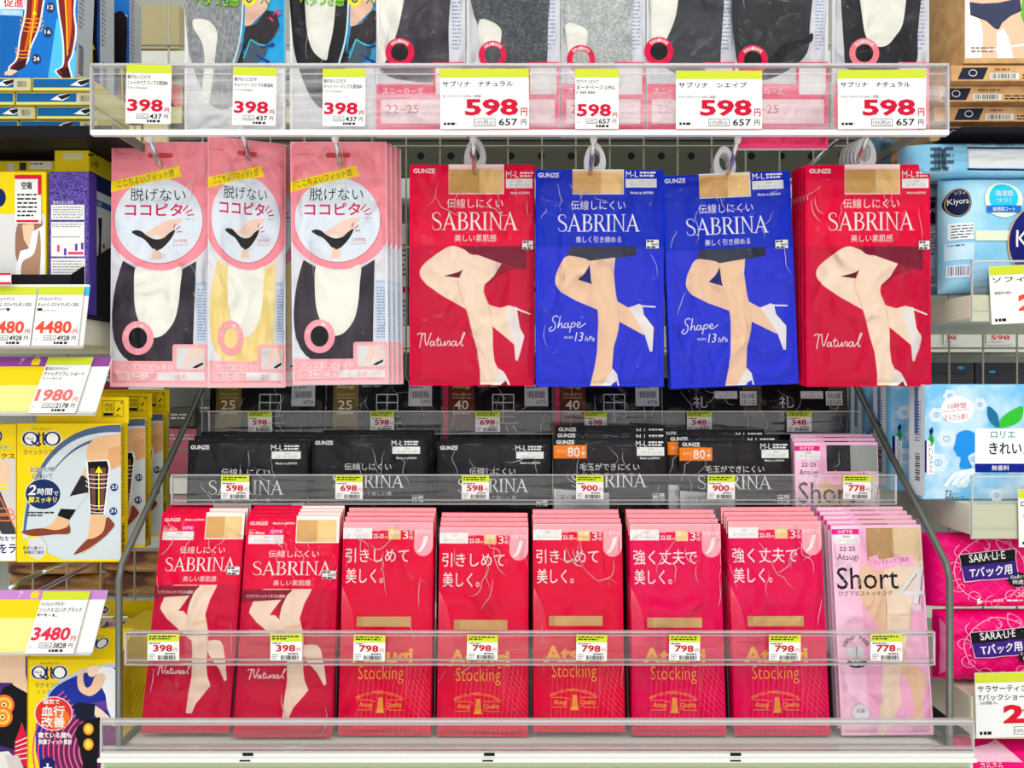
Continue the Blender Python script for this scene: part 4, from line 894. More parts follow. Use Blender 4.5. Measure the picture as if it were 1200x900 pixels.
front_stack(985.5, 1094, 615, 861, .924, .95, DS, 's', 'light pink short stocking package at the right end of the front row', 'light pink packages', 4, (-.0004, .0102, .0035), 88, -.5)
# ------------------------------------------------------------------ side bays: helpers
def A_(x0, y0): return Art(x0, y0)
def pbox(px0, py0, px1, py1, d): return (px1 - px0) * d / 1000, (py1 - py0) * d / 1000, P((px0 + px1) / 2, py1, d)
def pillow(name, label, cat, loc, rot, W, H, T, mat, front=None, s=.00095, group=None, dens=2.2, wr=.0018, seed=1, p=4.0, left=None, seam=True):
    """soft wrapped pack: bulging front and back meeting at a pinched rim"""
    root = thing(name, label, cat, loc, rot, group); Wp, Hp = W / s, H / s
    def bul(u, v):
        a = max(0.0, 1 - abs(2 * u - 1) ** p) ** .55; b = max(0.0, 1 - abs(2 * v - 1) ** p) ** .55
        return a * b
    def y_at(u, v):
        b = bul(u, v); q = noise.noise(Vector((u * 5 + seed, v * 5, seed * 2.1))) + .6 * noise.noise(Vector((u * 13 + seed, v * 9, seed)))
        return -(T / 2) * b + wr * q * min(1, b * 2)
    def ins(u, v):                          # pinch the outline a little between the corners
        return (u - .5) * W * (1 - .03 * math.sin(math.pi * v) * 0), v * H
    mb = MB()
    mb.grid(lambda u, v: (ins(u, v)[0], y_at(u, v), ins(u, v)[1]), 96, 60, mat)
    mb.grid(lambda u, v: (-ins(u, v)[0], -y_at(1 - u, v) * 1.0, ins(u, v)[1]), 20, 16, mat)
    if front: front.put(mb, lambda x, y, h: ((x / Wp - .5) * W, y_at(x / Wp, 1 - y / Hp) - .0005 - h * 6, H - y / Hp * H), dens)
    mb.build('soft_wrapper', root, smooth=True)
    return root

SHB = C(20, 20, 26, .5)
def shelf_run(name, label, x0, x1, zt, zb, d0, d1, mat, lip=None):
    o = thing(name, label, 'shelf', (0, d0, EYE)); mb = MB(); mb.box(x0, 0, zb + .004, x1, d1 - d0, zt, mat, .001); mb.build('shelf_board', o)
    mb = MB(); mb.box(x0, -.0025, zb, x1, -.0002, zt, lip or mat, .0008); mb.build('front_lip', o); return o
D = .95
# ------------------------------------------------------------------ left bay
shelf_run('left_shelf', 'left bay shelf under the blue box stack, shade painted black', -.86, -.43, .281, .268, .93, 1.262, SHB)  # black board colour stands in for the shadow beneath this shelf
SB = C(18, 96, 176, .35); SBL = C(20, 112, 200, .35); SILV = C(190, 196, 204, .35)
def legwear_front(x, y):
    a = A_(x, y); a.rect(x + .5, y + .5, 88, 94, SBL); a.poly([(64, 20), (88, 60), (88, 94), (56, 94)], C(80, 186, 236)); a.poly([(-60, 30), (26, 14), (20, 94), (-60, 94)], SB)
    a.poly([(-60, -40), (22, -40), (26, 12), (-60, 14)], C(240, 240, 244)); a.text('促進', 1, 0, 24, 10, RED, .03); a.rect(-60, 13, 24, 20, C(150, 200, 236)); a.text('段階圧力設計', 0, 14.5, 20, 18.5, WHITE)
    for k, (m, gw) in enumerate(((C(216, 232, 246), 2.2), (C(120, 34, 34), 0), (C(214, 92, 30), -3.6))):
        a.poly([(30 - gw, -40), (50 + gw, -40), (46 + gw, 8), (42 + gw, 34), (33 + gw, 58), (30 + gw, 74), (20, 84 + gw * .6), (12 - gw, 88 + gw), (12 - gw, 80), (20 - gw, 70), (23 - gw, 44), (28 - gw, 16)], m, smooth=True) if k < 2 else a.poly([(36, -40), (44, -40), (40, 30), (30, 60), (27, 60), (34, 20)], m)
        a.poly([(62 - gw, -40), (84 + gw, -40), (83 + gw, 10), (86 + gw, 36), (83 + gw, 62), (79 + gw, 74), (83 + gw, 90 + gw * .4), (74, 91 + gw * .5), (66 - gw, 83), (74 - gw, 76), (74 - gw, 56), (71 - gw, 34), (66 - gw, 8)], m, smooth=True) if k < 2 else a.poly([(70, -40), (78, -40), (82, 30), (80, 56), (77, 60), (75, 30)], m)
    a.line([(33, 60), (37, 20), (38, 0)], 1.2, YELLOW); a.line([(72, -10), (76, 30), (78, 64)], 1.2, YELLOW); a.poly([(37, 12), (41, 18), (35, 18)], YELLOW)
    a.poly([(20, 74), (31, 70), (29, 80), (20, 85), (13, 84)], C(50, 20, 26)); a.poly([(13, 83), (20, 84), (14, 90), (5, 90), (6, 86)], SKIN); a.poly([(70, 80), (80, 78), (83, 91), (74, 91)], C(50, 20, 26))
    for yy, r in ((20, 13), (25, 14), (30, 13.6), (35, 13), (58, 9), (62, 9), (66, 8)): a.ring(35 - (yy > 50) * 9, yy, r, 3.6, 1.0, C(244, 168, 60), -20, 200, 20)
    for cx, cy, t in ((56, 9, '12'), (54, 38, '16'), (42, 70, '24')): a.circ(cx, cy, 5.4, 6.2, C(40, 52, 90)); a.text(t, cx - 3.6, cy - 3, cx + 3.6, cy + 2, WHITE, .02)
    return a
def legwear_side(): 
    q = A_(0, 0); q.fine(3, 2, 14, 100, 18, C(120, 126, 140), 4, .4); q.bars(5, 118, 16, 122, INK); 
    for k in range(12): q.rect(6, 122 + k * 2.6, 17, 122 + k * 2.6 + (1.4 if k % 3 else .8), INK)
    return q
W, H, loc = pbox(-60, -70, 88, 94, D); xr = loc.x + W / 2
T1 = .036
for k, (d, lb, bl) in enumerate(((.95, 'blue compression legwear box standing at the front of the top left corner', 0), (1.008, 'compression legwear box second in line behind the front blue one', 1), (1.085, 'compression legwear box third in line, nearest the wire grid', 1))):
    a = legwear_front(-60, -70)
    if bl:
        a.poly([(60, -40), (88, -40), (88, 94), (60, 94)], C(30, 84, 170)); a.poly([(66, -40), (84, -40), (84, 20), (86, 60), (80, 94), (70, 94), (72, 60), (68, 20)], C(28, 20, 26), smooth=True); a.line([(79, 86), (78, 34)], 2, YELLOW); a.poly([(78, 26), (82, 36), (74, 36)], YELLOW); a.poly([(72, 60), (76, 50), (79, 94), (73, 94)], C(206, 100, 40))
    carton('legwear_box', lb, 'box', (loc.x, d + T1 / 2, loc.z + .0015 + k * .0), (0, R(2.2) if k == 0 else 0, 0), W, H, T1, SILV, a, legwear_side(), s=.00095, group='standing compression legwear boxes')
# flat stack under them
for k in range(4):
    y1 = 155 - k * 15.2; y0 = y1 - 15
    for j, (xa_, xb_) in enumerate(((-70 - k * 4, 14 + (k % 2) * 22), (16 + (k % 2) * 22, 107.5 + (k % 2) * -1.5))):
        W2, H2, l2 = pbox(xa_, y0, xb_, y1, .945); a = A_(xa_, y0); a.rect(xa_ + 1, y0 + 1.5, xb_ - 1, y1 - 3.4, C(14, 92, 158)); a.rect(xa_ + 1, y1 - 3.4, xb_ - 1, y1 - .5, C(222, 210, 110))
        fx = xa_ + (xb_ - xa_) * (.45 + .2 * (k % 2)); a.poly([(fx, y0 + 9), (fx + 10, y0 + 3), (fx + 22, y0 + 1.6), (fx + 22, y0 + 6), (fx + 14, y0 + 10)], WHITE); a.poly([(fx + 8, y0 + 5), (fx + 22, y0 + 1.6), (fx + 22, y0 + 5.5), (fx + 13, y0 + 9)], C(40, 22, 30))
        if (j + k) % 2: a.rect(xb_ - 20, y0 + 1, xb_ - 1, y1 - 1, C(196, 190, 160)); a.bars(xb_ - 16, y0 + 4, xb_ - 4, y1 - 4, INK)
        carton('legwear_box', 'flat blue legwear box, %s layer from the shelf, %s column' % (('bottom', 'second', 'third', 'top')[k], ('outer', 'inner')[j]), 'box', (l2.x, .945 + .045 + (3 - k) * .004, EYE + .2812 + k * .01455), (0, 0, 0), W2, .0144, .09, C(214, 200, 90), a, s=.000945, Hp=15, Wp=xb_ - xa_, group='flat legwear boxes')

# second shelf of the left bay: pyjama leggings in a black tray
shelf_run('left_shelf', 'cream shelf in the left bay under the yellow and purple boxes', -.86, -.481, .074, .0405, .945, 1.262, CREAM)
tray = thing('display_tray', 'black cardboard display tray holding the yellow and purple boxes', 'tray', (0, .945, EYE + .0745))
mb = MB(); xr_ = -.4755; mb.box(-.82, .004, 0, xr_, .14, .003, SHB); mb.box(-.82, 0, 0, -.488, .004, .047, SHB, .001); mb.prism([(-.82, .1)], 0, 0, SHB) if 0 else None
mb.build('tray_floor', tray); mb = MB()
v = [(-.488, 0, 0), (-.488, 0, .047), (xr_, .06, .085), (xr_, .14, .105), (xr_, .14, 0), (xr_, .06, 0)]
mb.add(v, [(0, 1, 2, 5), (5, 2, 3, 4)], SHB); mb.add([(x + .0025, y - .002, z) for x, y, z in v], [(0, 1, 2, 5), (5, 2, 3, 4)], SHB); mb.build('side_flap', tray)
YB = C(238, 208, 20, .4)
W, H, loc = pbox(-70, 201, 54, 322, .962); a = A_(-70, 201); zt = EYE + .0778
a.rect(-69, 237, 53, 321, C(214, 214, 214)); a.circ(-2, 223, 9, 8, NAVY); a.poly([(-69, 300), (0, 306), (24, 322), (-69, 322)], C(30, 36, 72))
a.poly([(22, 244), (48, 240), (48, 262), (44, 290), (46, 318), (20, 318), (24, 286), (18, 270)], C(150, 112, 92), smooth=True); a.poly([(26, 246), (40, 244), (40, 258), (34, 266), (28, 258)], SKIN); a.poly([(38, 252), (52, 246), (53, 320), (16, 320), (20, 300), (18, 284), (24, 268), (34, 266)], C(236, 236, 240)); a.poly([(26, 278), (40, 270), (46, 250), (48, 270), (44, 300), (34, 304), (26, 296)], C(172, 132, 108), smooth=True)
q = Art(0, 0); q.rect(88, 3, 119, 44, WHITE); q.rect(88, 3, 119, 6.6, RED); q.rect(115, 6, 119, 20, RED); q.text('空箱', 96, 9, 108, 15, INK, .04); q.fine(91, 18, 114, 39, 6, INK, 3, .4); q.rect(90, 41, 116, 43, RED)
carton('leggings_box', 'yellow leggings box showing a long-haired person in white, with empty-box notice', 'box', (loc.x, .962 + .02, zt), (0, 0, 0), W, P(0, 201, .962).z - zt, .04, YB, a, s=.000962, Wp=124, Hp=121, extras=(('notice_sticker', q, .001),), group='leggings boxes')
W, H, loc = pbox(57, 201, 104.5, 326, .962); a = A_(57, 201)
a.rect(58, 202, 104, 325, GLITTER); a.rect(60, 230, 99, 243, WHITE); a.fine(62, 231, 97, 242, 5, GREY, 3); a.rect(60, 245, 99, 275, WHITE); a.fine(61, 246, 98, 250, 2, GREY, 5); a.fine(61, 257, 98, 259, 1, GREY, 6)
for x, y, m in ((67, 265, C(226, 60, 130)), (75, 268, C(90, 60, 160)), (88, 264, C(90, 60, 160)), (95, 263, C(90, 60, 160))): a.rect(x, y, x + 3, y + 6, m)
a.rect(80, 271, 98, 273.4, C(232, 60, 120)); a.rect(60, 276.6, 100, 316, WHITE); a.fine(62, 278, 98, 312, 14, GREY, 8, .45); a.text('使用上のご注意', 62, 226.5, 86, 229.2, WHITE)
carton('leggings_box', 'purple glitter back of a leggings box with white text panels', 'box', (loc.x, .962 + .009, zt), (0, 0, 0), W, P(0, 201, .962).z - zt, .018, C(70, 50, 140), a, s=.000962, Wp=47.5, Hp=125, group='leggings boxes')
ZT2 = P(0, 176, 1.03).z
q = A_(0, 0); q.rect(.5, .5, 60, 24, YB); q.text('日本製', 6, 9, 22, 17, INK, .02); q.line([(4, 6), (24, 8), (24, 20), (4, 18), (4, 6)], .7, INK); q.rect(.5, 24, 60, 44, NAVY); q.rect(.5, 44, 60, 54, C(226, 228, 232)); q.rect(.5, 54, 60, 62, C(40, 90, 160)); q.text('太もも用', 4, 55, 30, 61, WHITE); q.rect(.5, 62, 60, 150, C(216, 216, 214)); q.circ(10, 74, 7, 8, C(60, 110, 180)); q.poly([(22, 76), (32, 74), (30, 100), (28, 130), (22, 130), (24, 100)], C(34, 26, 34)); q.circ(36, 108, 3, 3, RED); q.circ(38, 120, 3, 3, RED); q.circ(24, 124, 4, 3, C(220, 70, 120))
a = A_(0, 0); a.rect(10, 3, 34, 12, C(226, 216, 150)); a.fine(40, 3, 60, 8, 1, INK, 3)
carton('leggings_box', 'tall yellow leggings box behind the purple one, side turned outward', 'box', (P(104.2, 0, .99).x - .02, .99 + .035, zt), (0, 0, 0), .04, P(0, 176, .99).z - zt, .07, YB, a, q, s=.00098, group='leggings boxes')
a = A_(0, 0); a.circ(30, 7, 12, 5, WHITE); a.text('QttO', 22, 4, 38, 10, NAVY); a.rect(80, 3, 88, 12, C(220, 214, 210)); a.rect(94, 2, 102, 11, C(60, 50, 60)); a.rect(106, 1, 132, 10, C(240, 238, 220)); a.fine(107, 2, 130, 5, 1, INK, 4)
carton('leggings_box', 'yellow leggings box behind the person box, only its top band showing', 'box', (P(2, 0, 1.01).x, 1.047, zt), (0, 0, 0), .150, P(0, 188, 1.01).z - zt, .07, YB, a, s=.00101, group='leggings boxes')

def holder(px0, px1, y0, y1, db, dt, label, arts, seed=1, strip=None):
    W, H, loc, rot = lean(px0, px1, y0, y1, db, dt); o = thing('price_holder', label, 'price holder', loc, rot)
    mb = MB(); mb.box(-W / 2, 0, 0, W / 2, .0025, H, C(240, 240, 236), .001); mb.build('back_plate', o)
    if arts: mb = MB(); arts.put(mb, front_map(px1 - px0, y1 - y0, W / (px1 - px0), H / (y1 - y0), 0)); mb.build('header_print', o)
    mb = MB(); mb.box(-W / 2, -.0025, 0, W / 2, 0, .0025, EDGE); mb.build('clear_pocket_trim', o); return o
OR = (232, 74, 52)
a = A_(-60, 333); a.rect(88, 336, 98, 347, C(60, 180, 226)); holder(-60, 97, 333, 408, .925, .94, 'white price holder with two 4480 yen cards below the purple box', shift(Art(0, 0), 0, 0) if 0 else a)
price_card(37, 336, 91, 405, .9225, ('メディキュット モフっと', 'キュッと パジャマレギンスEX', 'L'), '4480', '4928', 'white 4480 yen card nearest the pink packs', red=OR, dt=.9375)
price_card(-19, 336, 35, 405, .9225, ('メディキュット モフっと', 'キュッと パジャマレギンスEX', 'M'), '4480', '4928', 'white 4480 yen card cut off by the picture edge', red=OR, dt=.9375)
mb = MB(); W, H, loc = pbox(-30, 320, 13, 333, .928); a = A_(-30, 320); a.rect(-30, 320, 13, 322.4, RED); a.rect(-30, 330.6, 13, 333, RED); mb.box(-W / 2, -.0005, 0, W / 2, .0005, H, WHITE); a.put(mb, front_map(43, 13, W / 43, H / 13, .001)); o = mb.build('notice_tag'); o.location = loc; tag(o, 'small white notice tag with red edges above the left price holder', 'tag')

PUR = C(140, 70, 150, .4)
def talker(y0, y1, xr, db, dt, lb, pc):
    a = A_(-60, y0); a.rect(-59, y0 + .5, xr - .5, y0 + 12, pc); a.rect(-59, y0 + 12, 34, y0 + 34, C(230, 204, 22)); a.rect(-59, y0 + 34, 34, y1 - 1, C(232, 224, 140)); a.text('ア', 0, y0 + 2.6, 5, y0 + 9.6, WHITE); a.text('履', 36, y0 + 2.6, 42, y0 + 9.6, C(246, 216, 60))
    a.rrect(15, y0 + 3, 25, y0 + 10.6, 2, C(240, 200, 40)); a.line([(17, y0 + 3), (18.5, y0 + 1.4), (21.5, y0 + 1.4), (23, y0 + 3)], 1, C(240, 200, 40)); return holder(-60, xr, y0, y1, db, dt, lb, a)
def rod(name, label, pts, r=.0035):
    o = MB().tube(pts, r, CHROME, 8).build(name, smooth=True); return tag(o, label, 'hook')
talker(418, 486, 111, .905, .945, 'sloping yellow price holder with purple band and 1980 yen card', PUR)
price_card(33, 419, 88, 484, .9015, ('履きながらメディキュット', 'クイックリフレ ショート', 'フリーサイズ'), '1980', '2178', 'white 1980 yen card on the sloping yellow holder', red=(236, 110, 110), dt=.9415)
talker(691, 768, 107, .905, .942, 'lower sloping yellow price holder with violet band and 3480 yen card', C(190, 130, 200))
price_card(29, 693, 86, 766, .9015, ('メディキュット マグネフロー', 'ソックス ロング ブラック', 'M-L'), '3480', '3828', 'white 3480 yen card on the lower sloping holder', red=(216, 40, 70), dt=.9385)
for py, lb in ((456, 'chrome hook arm behind the 1980 yen holder'), (700, 'chrome hook arm rising behind the 3480 yen holder')):
    p = P(30, py, .94); h = thing('display_hook', lb, 'hook', (p.x - .02, 1.268, p.z + .012)); mb = MB(); mb.tube([(0, 0, 0), (0, -.3, 0), (0, -.325, -.004)], .0032, CHROME, 8); mb.tube([(.03, 0, .02), (.03, -.31, .012)], .0028, CHROME, 8); mb.build('prong', h, smooth=True); mb = MB(); mb.box(-.012, -.006, -.02, .042, 0, .034, STEEL, .001); mb.build('back_plate', h)
p0 = P(20, 706, .97); p1 = P(118, 655, 1.262); rod('label_rod', 'chrome rod slanting up to the grid under the calf sleeve box', [tuple(p0), tuple(p0.lerp(p1, .96)), tuple(p1)], .003)
p0 = P(88, 760, .97); p1 = P(152, 712, 1.262); rod('label_rod', 'chrome rod above the blue and yellow sock box', [tuple(p0), tuple(p0.lerp(p1, .94)), tuple(p1 + Vector((0, 0, .006)))], .003)

# hanging sock boxes
def logo(a, cx, cy, k=1.0):
    for dx in (-14, 14): a.circ(cx + dx * k, cy, 11.4 * k, 10 * k, WHITE)
    for dx in (-14, 14): a.circ(cx + dx * k, cy, 10.4 * k, 9 * k, NAVY); a.circ(cx + dx * k, cy, 7.4 * k, 7.2 * k, C(240, 240, 236))
    a.line([(cx - 13 * k, cy + 3 * k), (cx - 8 * k, cy + 7 * k), (cx - 2 * k, cy + 9.4 * k)], 2.4 * k, NAVY, smooth=True)
    for dx in (-3.2, 2.6): a.line([(cx + dx * k, cy - 8 * k), (cx + dx * k, cy + 4 * k), (cx + (dx + 1.4) * k, cy + 7 * k), (cx + (dx + 3) * k, cy + 6.6 * k)], 2.2 * k, NAVY, smooth=True)
    for dx in (-3.2, 2.6): a.line([(cx + (dx - 1.8) * k, cy - 4 * k), (cx + (dx + 2.4) * k, cy - 4 * k)], 1.5 * k, NAVY)
    a.text('Medi', cx - 19 * k, cy - 2 * k, cx - 10 * k, cy + 1.6 * k, NAVY); a.text('メディキュット', cx - 13 * k, cy - 14.5 * k, cx + 13 * k, cy - 10.6 * k, INK)
STEELB = C(78, 100, 140, .4); SKY = C(200, 210, 216, .4)
def quick_front():
    a = A_(20, 496); a.rect(20.6, 496.6, 141.4, 658.4, YB)
    a.poly([(142, 499), (120, 500), (95, 506), (72, 518), (54, 536), (40, 562), (30, 594), (26, 622), (30, 642), (56, 650), (74, 656), (142, 655)], SKY, smooth=False)
    a.line([(142, 502), (120, 503), (95, 509), (74, 521), (56, 539), (42, 564), (33, 594), (29, 624)], [9, 8, 7, 6, 5, 4, 4, 3], STEELB, smooth=True); a.line([(142, 508), (118, 509), (96, 515), (78, 526)], 1.4, C(216, 224, 232), smooth=True); a.line([(142, 514), (118, 515), (98, 521), (80, 533), (62, 552)], [4, 3.4, 3, 2, 1], C(70, 92, 132), smooth=True)
    logo(a, 49, 514, .92); a.text('クイックリフレ', 28, 527, 68, 533, C(40, 60, 110))
    a.text('お出かけ時', 36, 547, 64, 553, WHITE, .09); a.text('お出かけ時', 36, 547, 64, 553, C(30, 52, 110), .02); a.text('に履いて', 39, 555, 62, 561, WHITE, .09); a.text('に履いて', 39, 555, 62, 561, C(30, 52, 110), .02)
    a.circ(51, 579, 21, 18.4, WHITE); a.circ(51, 579, 20.4, 17.6, C(24, 44, 96)); a.text('2', 33, 568, 43, 580, WHITE, .02, .2); a.text('時間', 44, 572, 62, 580, WHITE, .02, .1); a.text('で', 63, 576, 69, 580.5, WHITE, .02); a.text('脚スッキリ', 34, 582, 67, 589, C(240, 230, 60), .03, .1)
    a.fine(33, 599, 64, 605.5, 2, INK, 4)
    sk = SKIN_L; so = C(224, 178, 134)
    a.poly([(142, 508), (112, 513), (104, 521), (102, 535), (104, 542), (126, 542), (142, 536)], so, smooth=False); a.poly([(142, 522), (128, 526), (126, 542), (132, 550), (142, 545)], C(214, 160, 116))
    a.poly([(97, 557), (104, 540), (108, 552), (104, 562)], so); a.poly([(96, 557), (105, 560), (104, 578), (82, 582), (88, 571)], C(40, 34, 40)); a.poly([(84, 581), (104, 577), (90, 598), (72, 596)], SKY); a.poly([(72, 596), (90, 597), (82, 609), (68, 604)], BLACK)
    a.poly([(68, 605), (82, 609), (81, 616), (82, 622), (66, 622), (44, 622), (62, 614)], so); a.poly([(26, 623), (48, 619), (66, 621), (78, 618), (82, 615), (82, 625), (66, 626), (40, 628)], C(130, 62, 46), smooth=True)
    a.poly([(101, 540), (128, 538.5), (130, 545), (127, 575), (124, 603), (106, 603), (105, 580)], WHITE); a.poly([(103.4, 541), (126, 540), (128, 548), (125, 576), (122, 602.6), (107, 602.6), (106, 576)], BLACK); a.poly([(106, 549), (112, 548), (113, 600), (109, 600)], C(110, 66, 60)); a.poly([(119, 548), (125, 548), (122, 600), (117, 600)], C(110, 66, 60))
    a.line([(116.5, 596), (116.5, 552)], 1.4, YELLOW); a.poly([(116.5, 546), (121, 554), (112, 554)], YELLOW)
    for y in (554, 559, 564, 569, 590, 594, 598): a.ring(116, y, 15 if y < 580 else 11, 3.2, .8, C(250, 238, 230), -20, 200, 20)
    for x, y, t in ((134.5, 571, '21'), (133.5, 599, '31')): a.circ(x, y, 5.2, 5.2, WHITE); a.circ(x, y, 4.7, 4.7, C(28, 52, 110)); a.text(t, x - 3, y - 2.6, x + 3, y + 1.6, WHITE, .02)
    a.poly([(107, 603), (122, 603), (126, 612), (124, 626), (110, 640), (98, 648), (92, 646), (104, 628)], so); a.poly([(126, 606), (133, 612), (134, 617), (122, 630), (104, 643), (90, 649), (88, 648), (102, 633), (112, 630), (122, 622)], C(130, 62, 46), smooth=True)
    a.poly([(20.6, 632), (34, 632), (34, 628), (48, 628), (48, 640), (56, 640), (56, 648), (80, 658.4), (20.6, 658.4)], YB); a.poly([(34, 632), (48, 628), (56, 640), (54, 650), (46, 656), (34, 650)], C(206, 210, 214)); a.text('医学に基づく', 28, 640, 52, 644, NAVY, .02); a.text('段階圧力設計', 29, 645, 53, 649, NAVY, .02)
    return a
def quick_side():
    q = A_(0, 0); q.fine(1, 4, 9, 110, 42, INK, 5, .35)
    for k in range(14): q.rect(1.5, 118 + k * 2.5, 9, 118 + k * 2.5 + (1.5 if k % 3 else .9), INK)
    return q
def header(xpx, ypx):
    h = A_(0, 0); h.line([(79, -26), (104, -26), (104, -7), (79, -7), (79, -26)], .6, INK); h.text('FREE', 82, -23, 91, -19, INK); h.text('SIZE', 82, -18, 91, -14, INK); h.rect(80, -11.6, 91.5, -8, INK); h.line([(92.6, -26), (92.6, -7)], .6, INK); h.circ(102, -24, 1.1, 1.1, INK); h.line([(96, -14), (100, -18)], 1.6, INK); h.fine(95, -10, 102, -8, 1, INK, 3)
    return h
for k, (d, lb) in enumerate(((.955, 'yellow calf sleeve sock box hanging at the front'), (1.018, 'yellow calf sleeve sock box second on its hook'), (1.07, 'yellow calf sleeve sock box third on its hook, beside the slanted rod'))):
    W, H, loc = pbox(20, 496, 142, 658.5, .955); T = .018
    r = carton('sock_box', lb, 'box', (loc.x - .0003, d + T / 2, loc.z + k * .004), (0, 0, 0), W, H, T, YB, quick_front(), quick_side(), s=.000955, Wp=122, Hp=162.5, group='calf sleeve sock boxes')
    mb = MB(); mb.box(-W / 2 + .013, T / 2 - .0012, H - .001, W / 2 + .001, T / 2, H + .029, YB); h = header(0, 0); h.put(mb, lambda u, v, hh: (-W / 2 + .013 + u * .00095, T / 2 - .0014 - hh, H - v * .00095)); mb.build('hang_header', r)
W, H, loc = pbox(-100, 497, 20.5, 658, .955); a = A_(-100, 497); a.rect(-99, 537, 20, 657, C(206, 200, 196)); a.circ(-8, 511, 12, 10, NAVY); a.circ(-8, 511, 10, 8, WHITE); a.rrect(-30, 522, 16, 527.4, 2.6, C(214, 204, 120)); a.text('ケア', 0, 523, 10, 527, INK); a.text('着圧ソックス', -34, 531, 27 - 8, 538, INK, .01)
a.poly([(-10, 540), (8, 540), (13, 556), (10, 568), (-6, 572), (-12, 556)], SKIN, smooth=True); a.poly([(-14, 566), (2, 576), (12, 600), (20, 622), (20, 626), (4, 626), (-10, 600)], C(60, 60, 66)); a.ring(2, 570, 10, 4, 2, YELLOW); a.ring(4, 600, 14, 5, 1.4, C(240, 120, 60)); a.ring(8, 606, 12, 5, 1.4, C(240, 120, 60)); a.line([(0, 580), (20, 620)], 1.2, C(240, 120, 60)); a.rect(-99, 626, 20, 657, C(232, 234, 238)); a.text('筋肉をサ', -8, 628, 20, 634, NAVY, .02); a.text('バをラ', -10, 637, 20, 648, NAVY, .03)
carton('sock_box', 'pressure sock box cut off by the picture edge beside the calf sleeve box', 'box', (loc.x - .001, .964, loc.z), (0, 0, 0), W - .001, H, .018, YB, a, s=.000955, Wp=120.5, Hp=161)
# magnet sock boxes
W, H, loc = pbox(33, 772, 140, 940, .95); a = A_(33, 772)
a.rect(33.6, 772.6, 139.4, 939, YB); a.poly([(139.4, 779), (108, 784), (84, 792), (62, 806), (50, 826), (42, 850), (42, 880), (48, 906), (58, 939), (139.4, 939)], C(30, 48, 150)); a.poly([(46, 860), (70, 846), (96, 840), (139.4, 846), (139.4, 939), (58, 939)], C(100, 30, 90)); a.poly([(96, 826), (139, 818), (139, 828), (96, 840)], C(96, 60, 150))
for k in range(12): a.ring(124, 880, 20 + k * 6, 20 + k * 6, 1.6, C(226, 130 - k * 6, 130), 120, 235, 24)
a.line([(139.4, 779), (108, 784), (84, 792), (62, 806), (50, 826)], [6, 5, 4, 3, 2], C(190, 198, 214), smooth=True); logo(a, 58, 788, .86); a.text('マグネフロー', 41, 800, 76, 806, C(40, 60, 110)); a.text('ソックス', 43, 808, 66, 813, C(40, 60, 110))
a.circ(63, 836, 22.4, 20, WHITE); a.circ(63, 836, 21.4, 19, C(214, 50, 40)); a.circ(68, 842, 14, 12, C(232, 110, 40)); a.text('磁気で', 51, 819, 70, 825, WHITE, .03); a.text('血行', 49, 827, 76, 839, WHITE, .03); a.text('改善', 49, 840, 76, 852, WHITE, .03); a.text('寝ている間も', 45, 858, 84, 864.6, WHITE, .04); a.text('快適フィット設計', 45.5, 866, 84.6, 872, WHITE, .04)
a.poly([(112, 786), (120, 781), (132, 782), (139.4, 788), (139.4, 846), (131, 842), (126, 830), (124, 814), (117, 800)], C(230, 232, 238)); a.poly([(103, 784), (108, 780), (116, 780), (115, 788), (109, 793), (104, 791)], C(238, 206, 186), smooth=True); a.poly([(112, 792), (120, 788), (124, 794), (119, 806), (108, 815), (98, 813), (92, 806), (91, 792), (94, 784), (98, 785), (98, 796), (101, 805), (107, 803)], C(230, 190, 160), smooth=True); a.poly([(139.4, 846), (131, 842), (120, 832), (111, 826), (110, 836), (118, 846), (139.4, 852)], SKIN_L); a.poly([(86, 826), (92, 823), (112, 825), (111, 838), (100, 846), (90, 842)], C(24, 26, 46)); a.poly([(88, 858), (92, 850), (104, 842), (118, 840), (117, 862), (114, 900), (114, 939), (102, 939), (96, 884)], BLACK)
for yy in (862, 880): a.circ(104, yy - 8, 6, 7, C(240, 150, 40)); a.circ(104, yy - 8, 3.6, 4.4, C(250, 220, 90))
a.poly([(47, 892), (56, 886), (65, 892), (65, 910), (47, 910)], NAVY); a.rect(55, 894, 57.4, 906, WHITE); a.rect(51, 898.6, 61.4, 901, WHITE)
r = carton('sock_box', 'yellow and blue magnet sock box with a red round seal', 'box', (loc.x, .965, loc.z), (0, 0, 0), W, H, .03, YB, a, None, s=.00095, Wp=107, Hp=168)
mb = MB(); mb.add([(-W / 2, -.015, H), (W / 2, -.015, H), (W / 2, .02, H + .024), (-W / 2, .02, H + .024)], [(0, 1, 2, 3)], YB); q = A_(0, 0); logo(q, 68, 18, .7); q.put(mb, lambda u, v, h: (-W / 2 + u * .00095, -.0153 - h + .035 * (1 - v / 36), H + .024 * (1 - v / 36))); mb.build('top_flap', r)
W, H, loc = pbox(-90, 768, 32.5, 940, .95); a = A_(-90, 768); a.rect(-89, 769, 32, 939, C(70, 40, 110)); a.poly([(-20, 769), (30, 769), (30, 790), (34 - 2, 800), (32, 826), (14, 800), (0, 800), (-20, 790)], SKIN); a.poly([(4, 806), (14, 802), (32, 812), (32, 850), (20, 880), (-4, 872), (-12, 846)], BLACK)
for cx, cy in ((5, 826), (3, 840)):
    for k, m in enumerate((C(236, 110, 40), C(250, 200, 90), C(240, 130, 50), C(252, 230, 140))): a.circ(cx, cy, 12 - k * 3, 12 - k * 3, m)
    a.circ(cx, cy, 1.4, 1.4, INK)
a.poly([(26, 846), (32, 866), (32, 900), (16, 890), (18, 868)], C(206, 24, 60)); 
for k in range(5): a.line([(18, 870 + k * 5), (32, 864 + k * 6)], 1.1, WHITE)
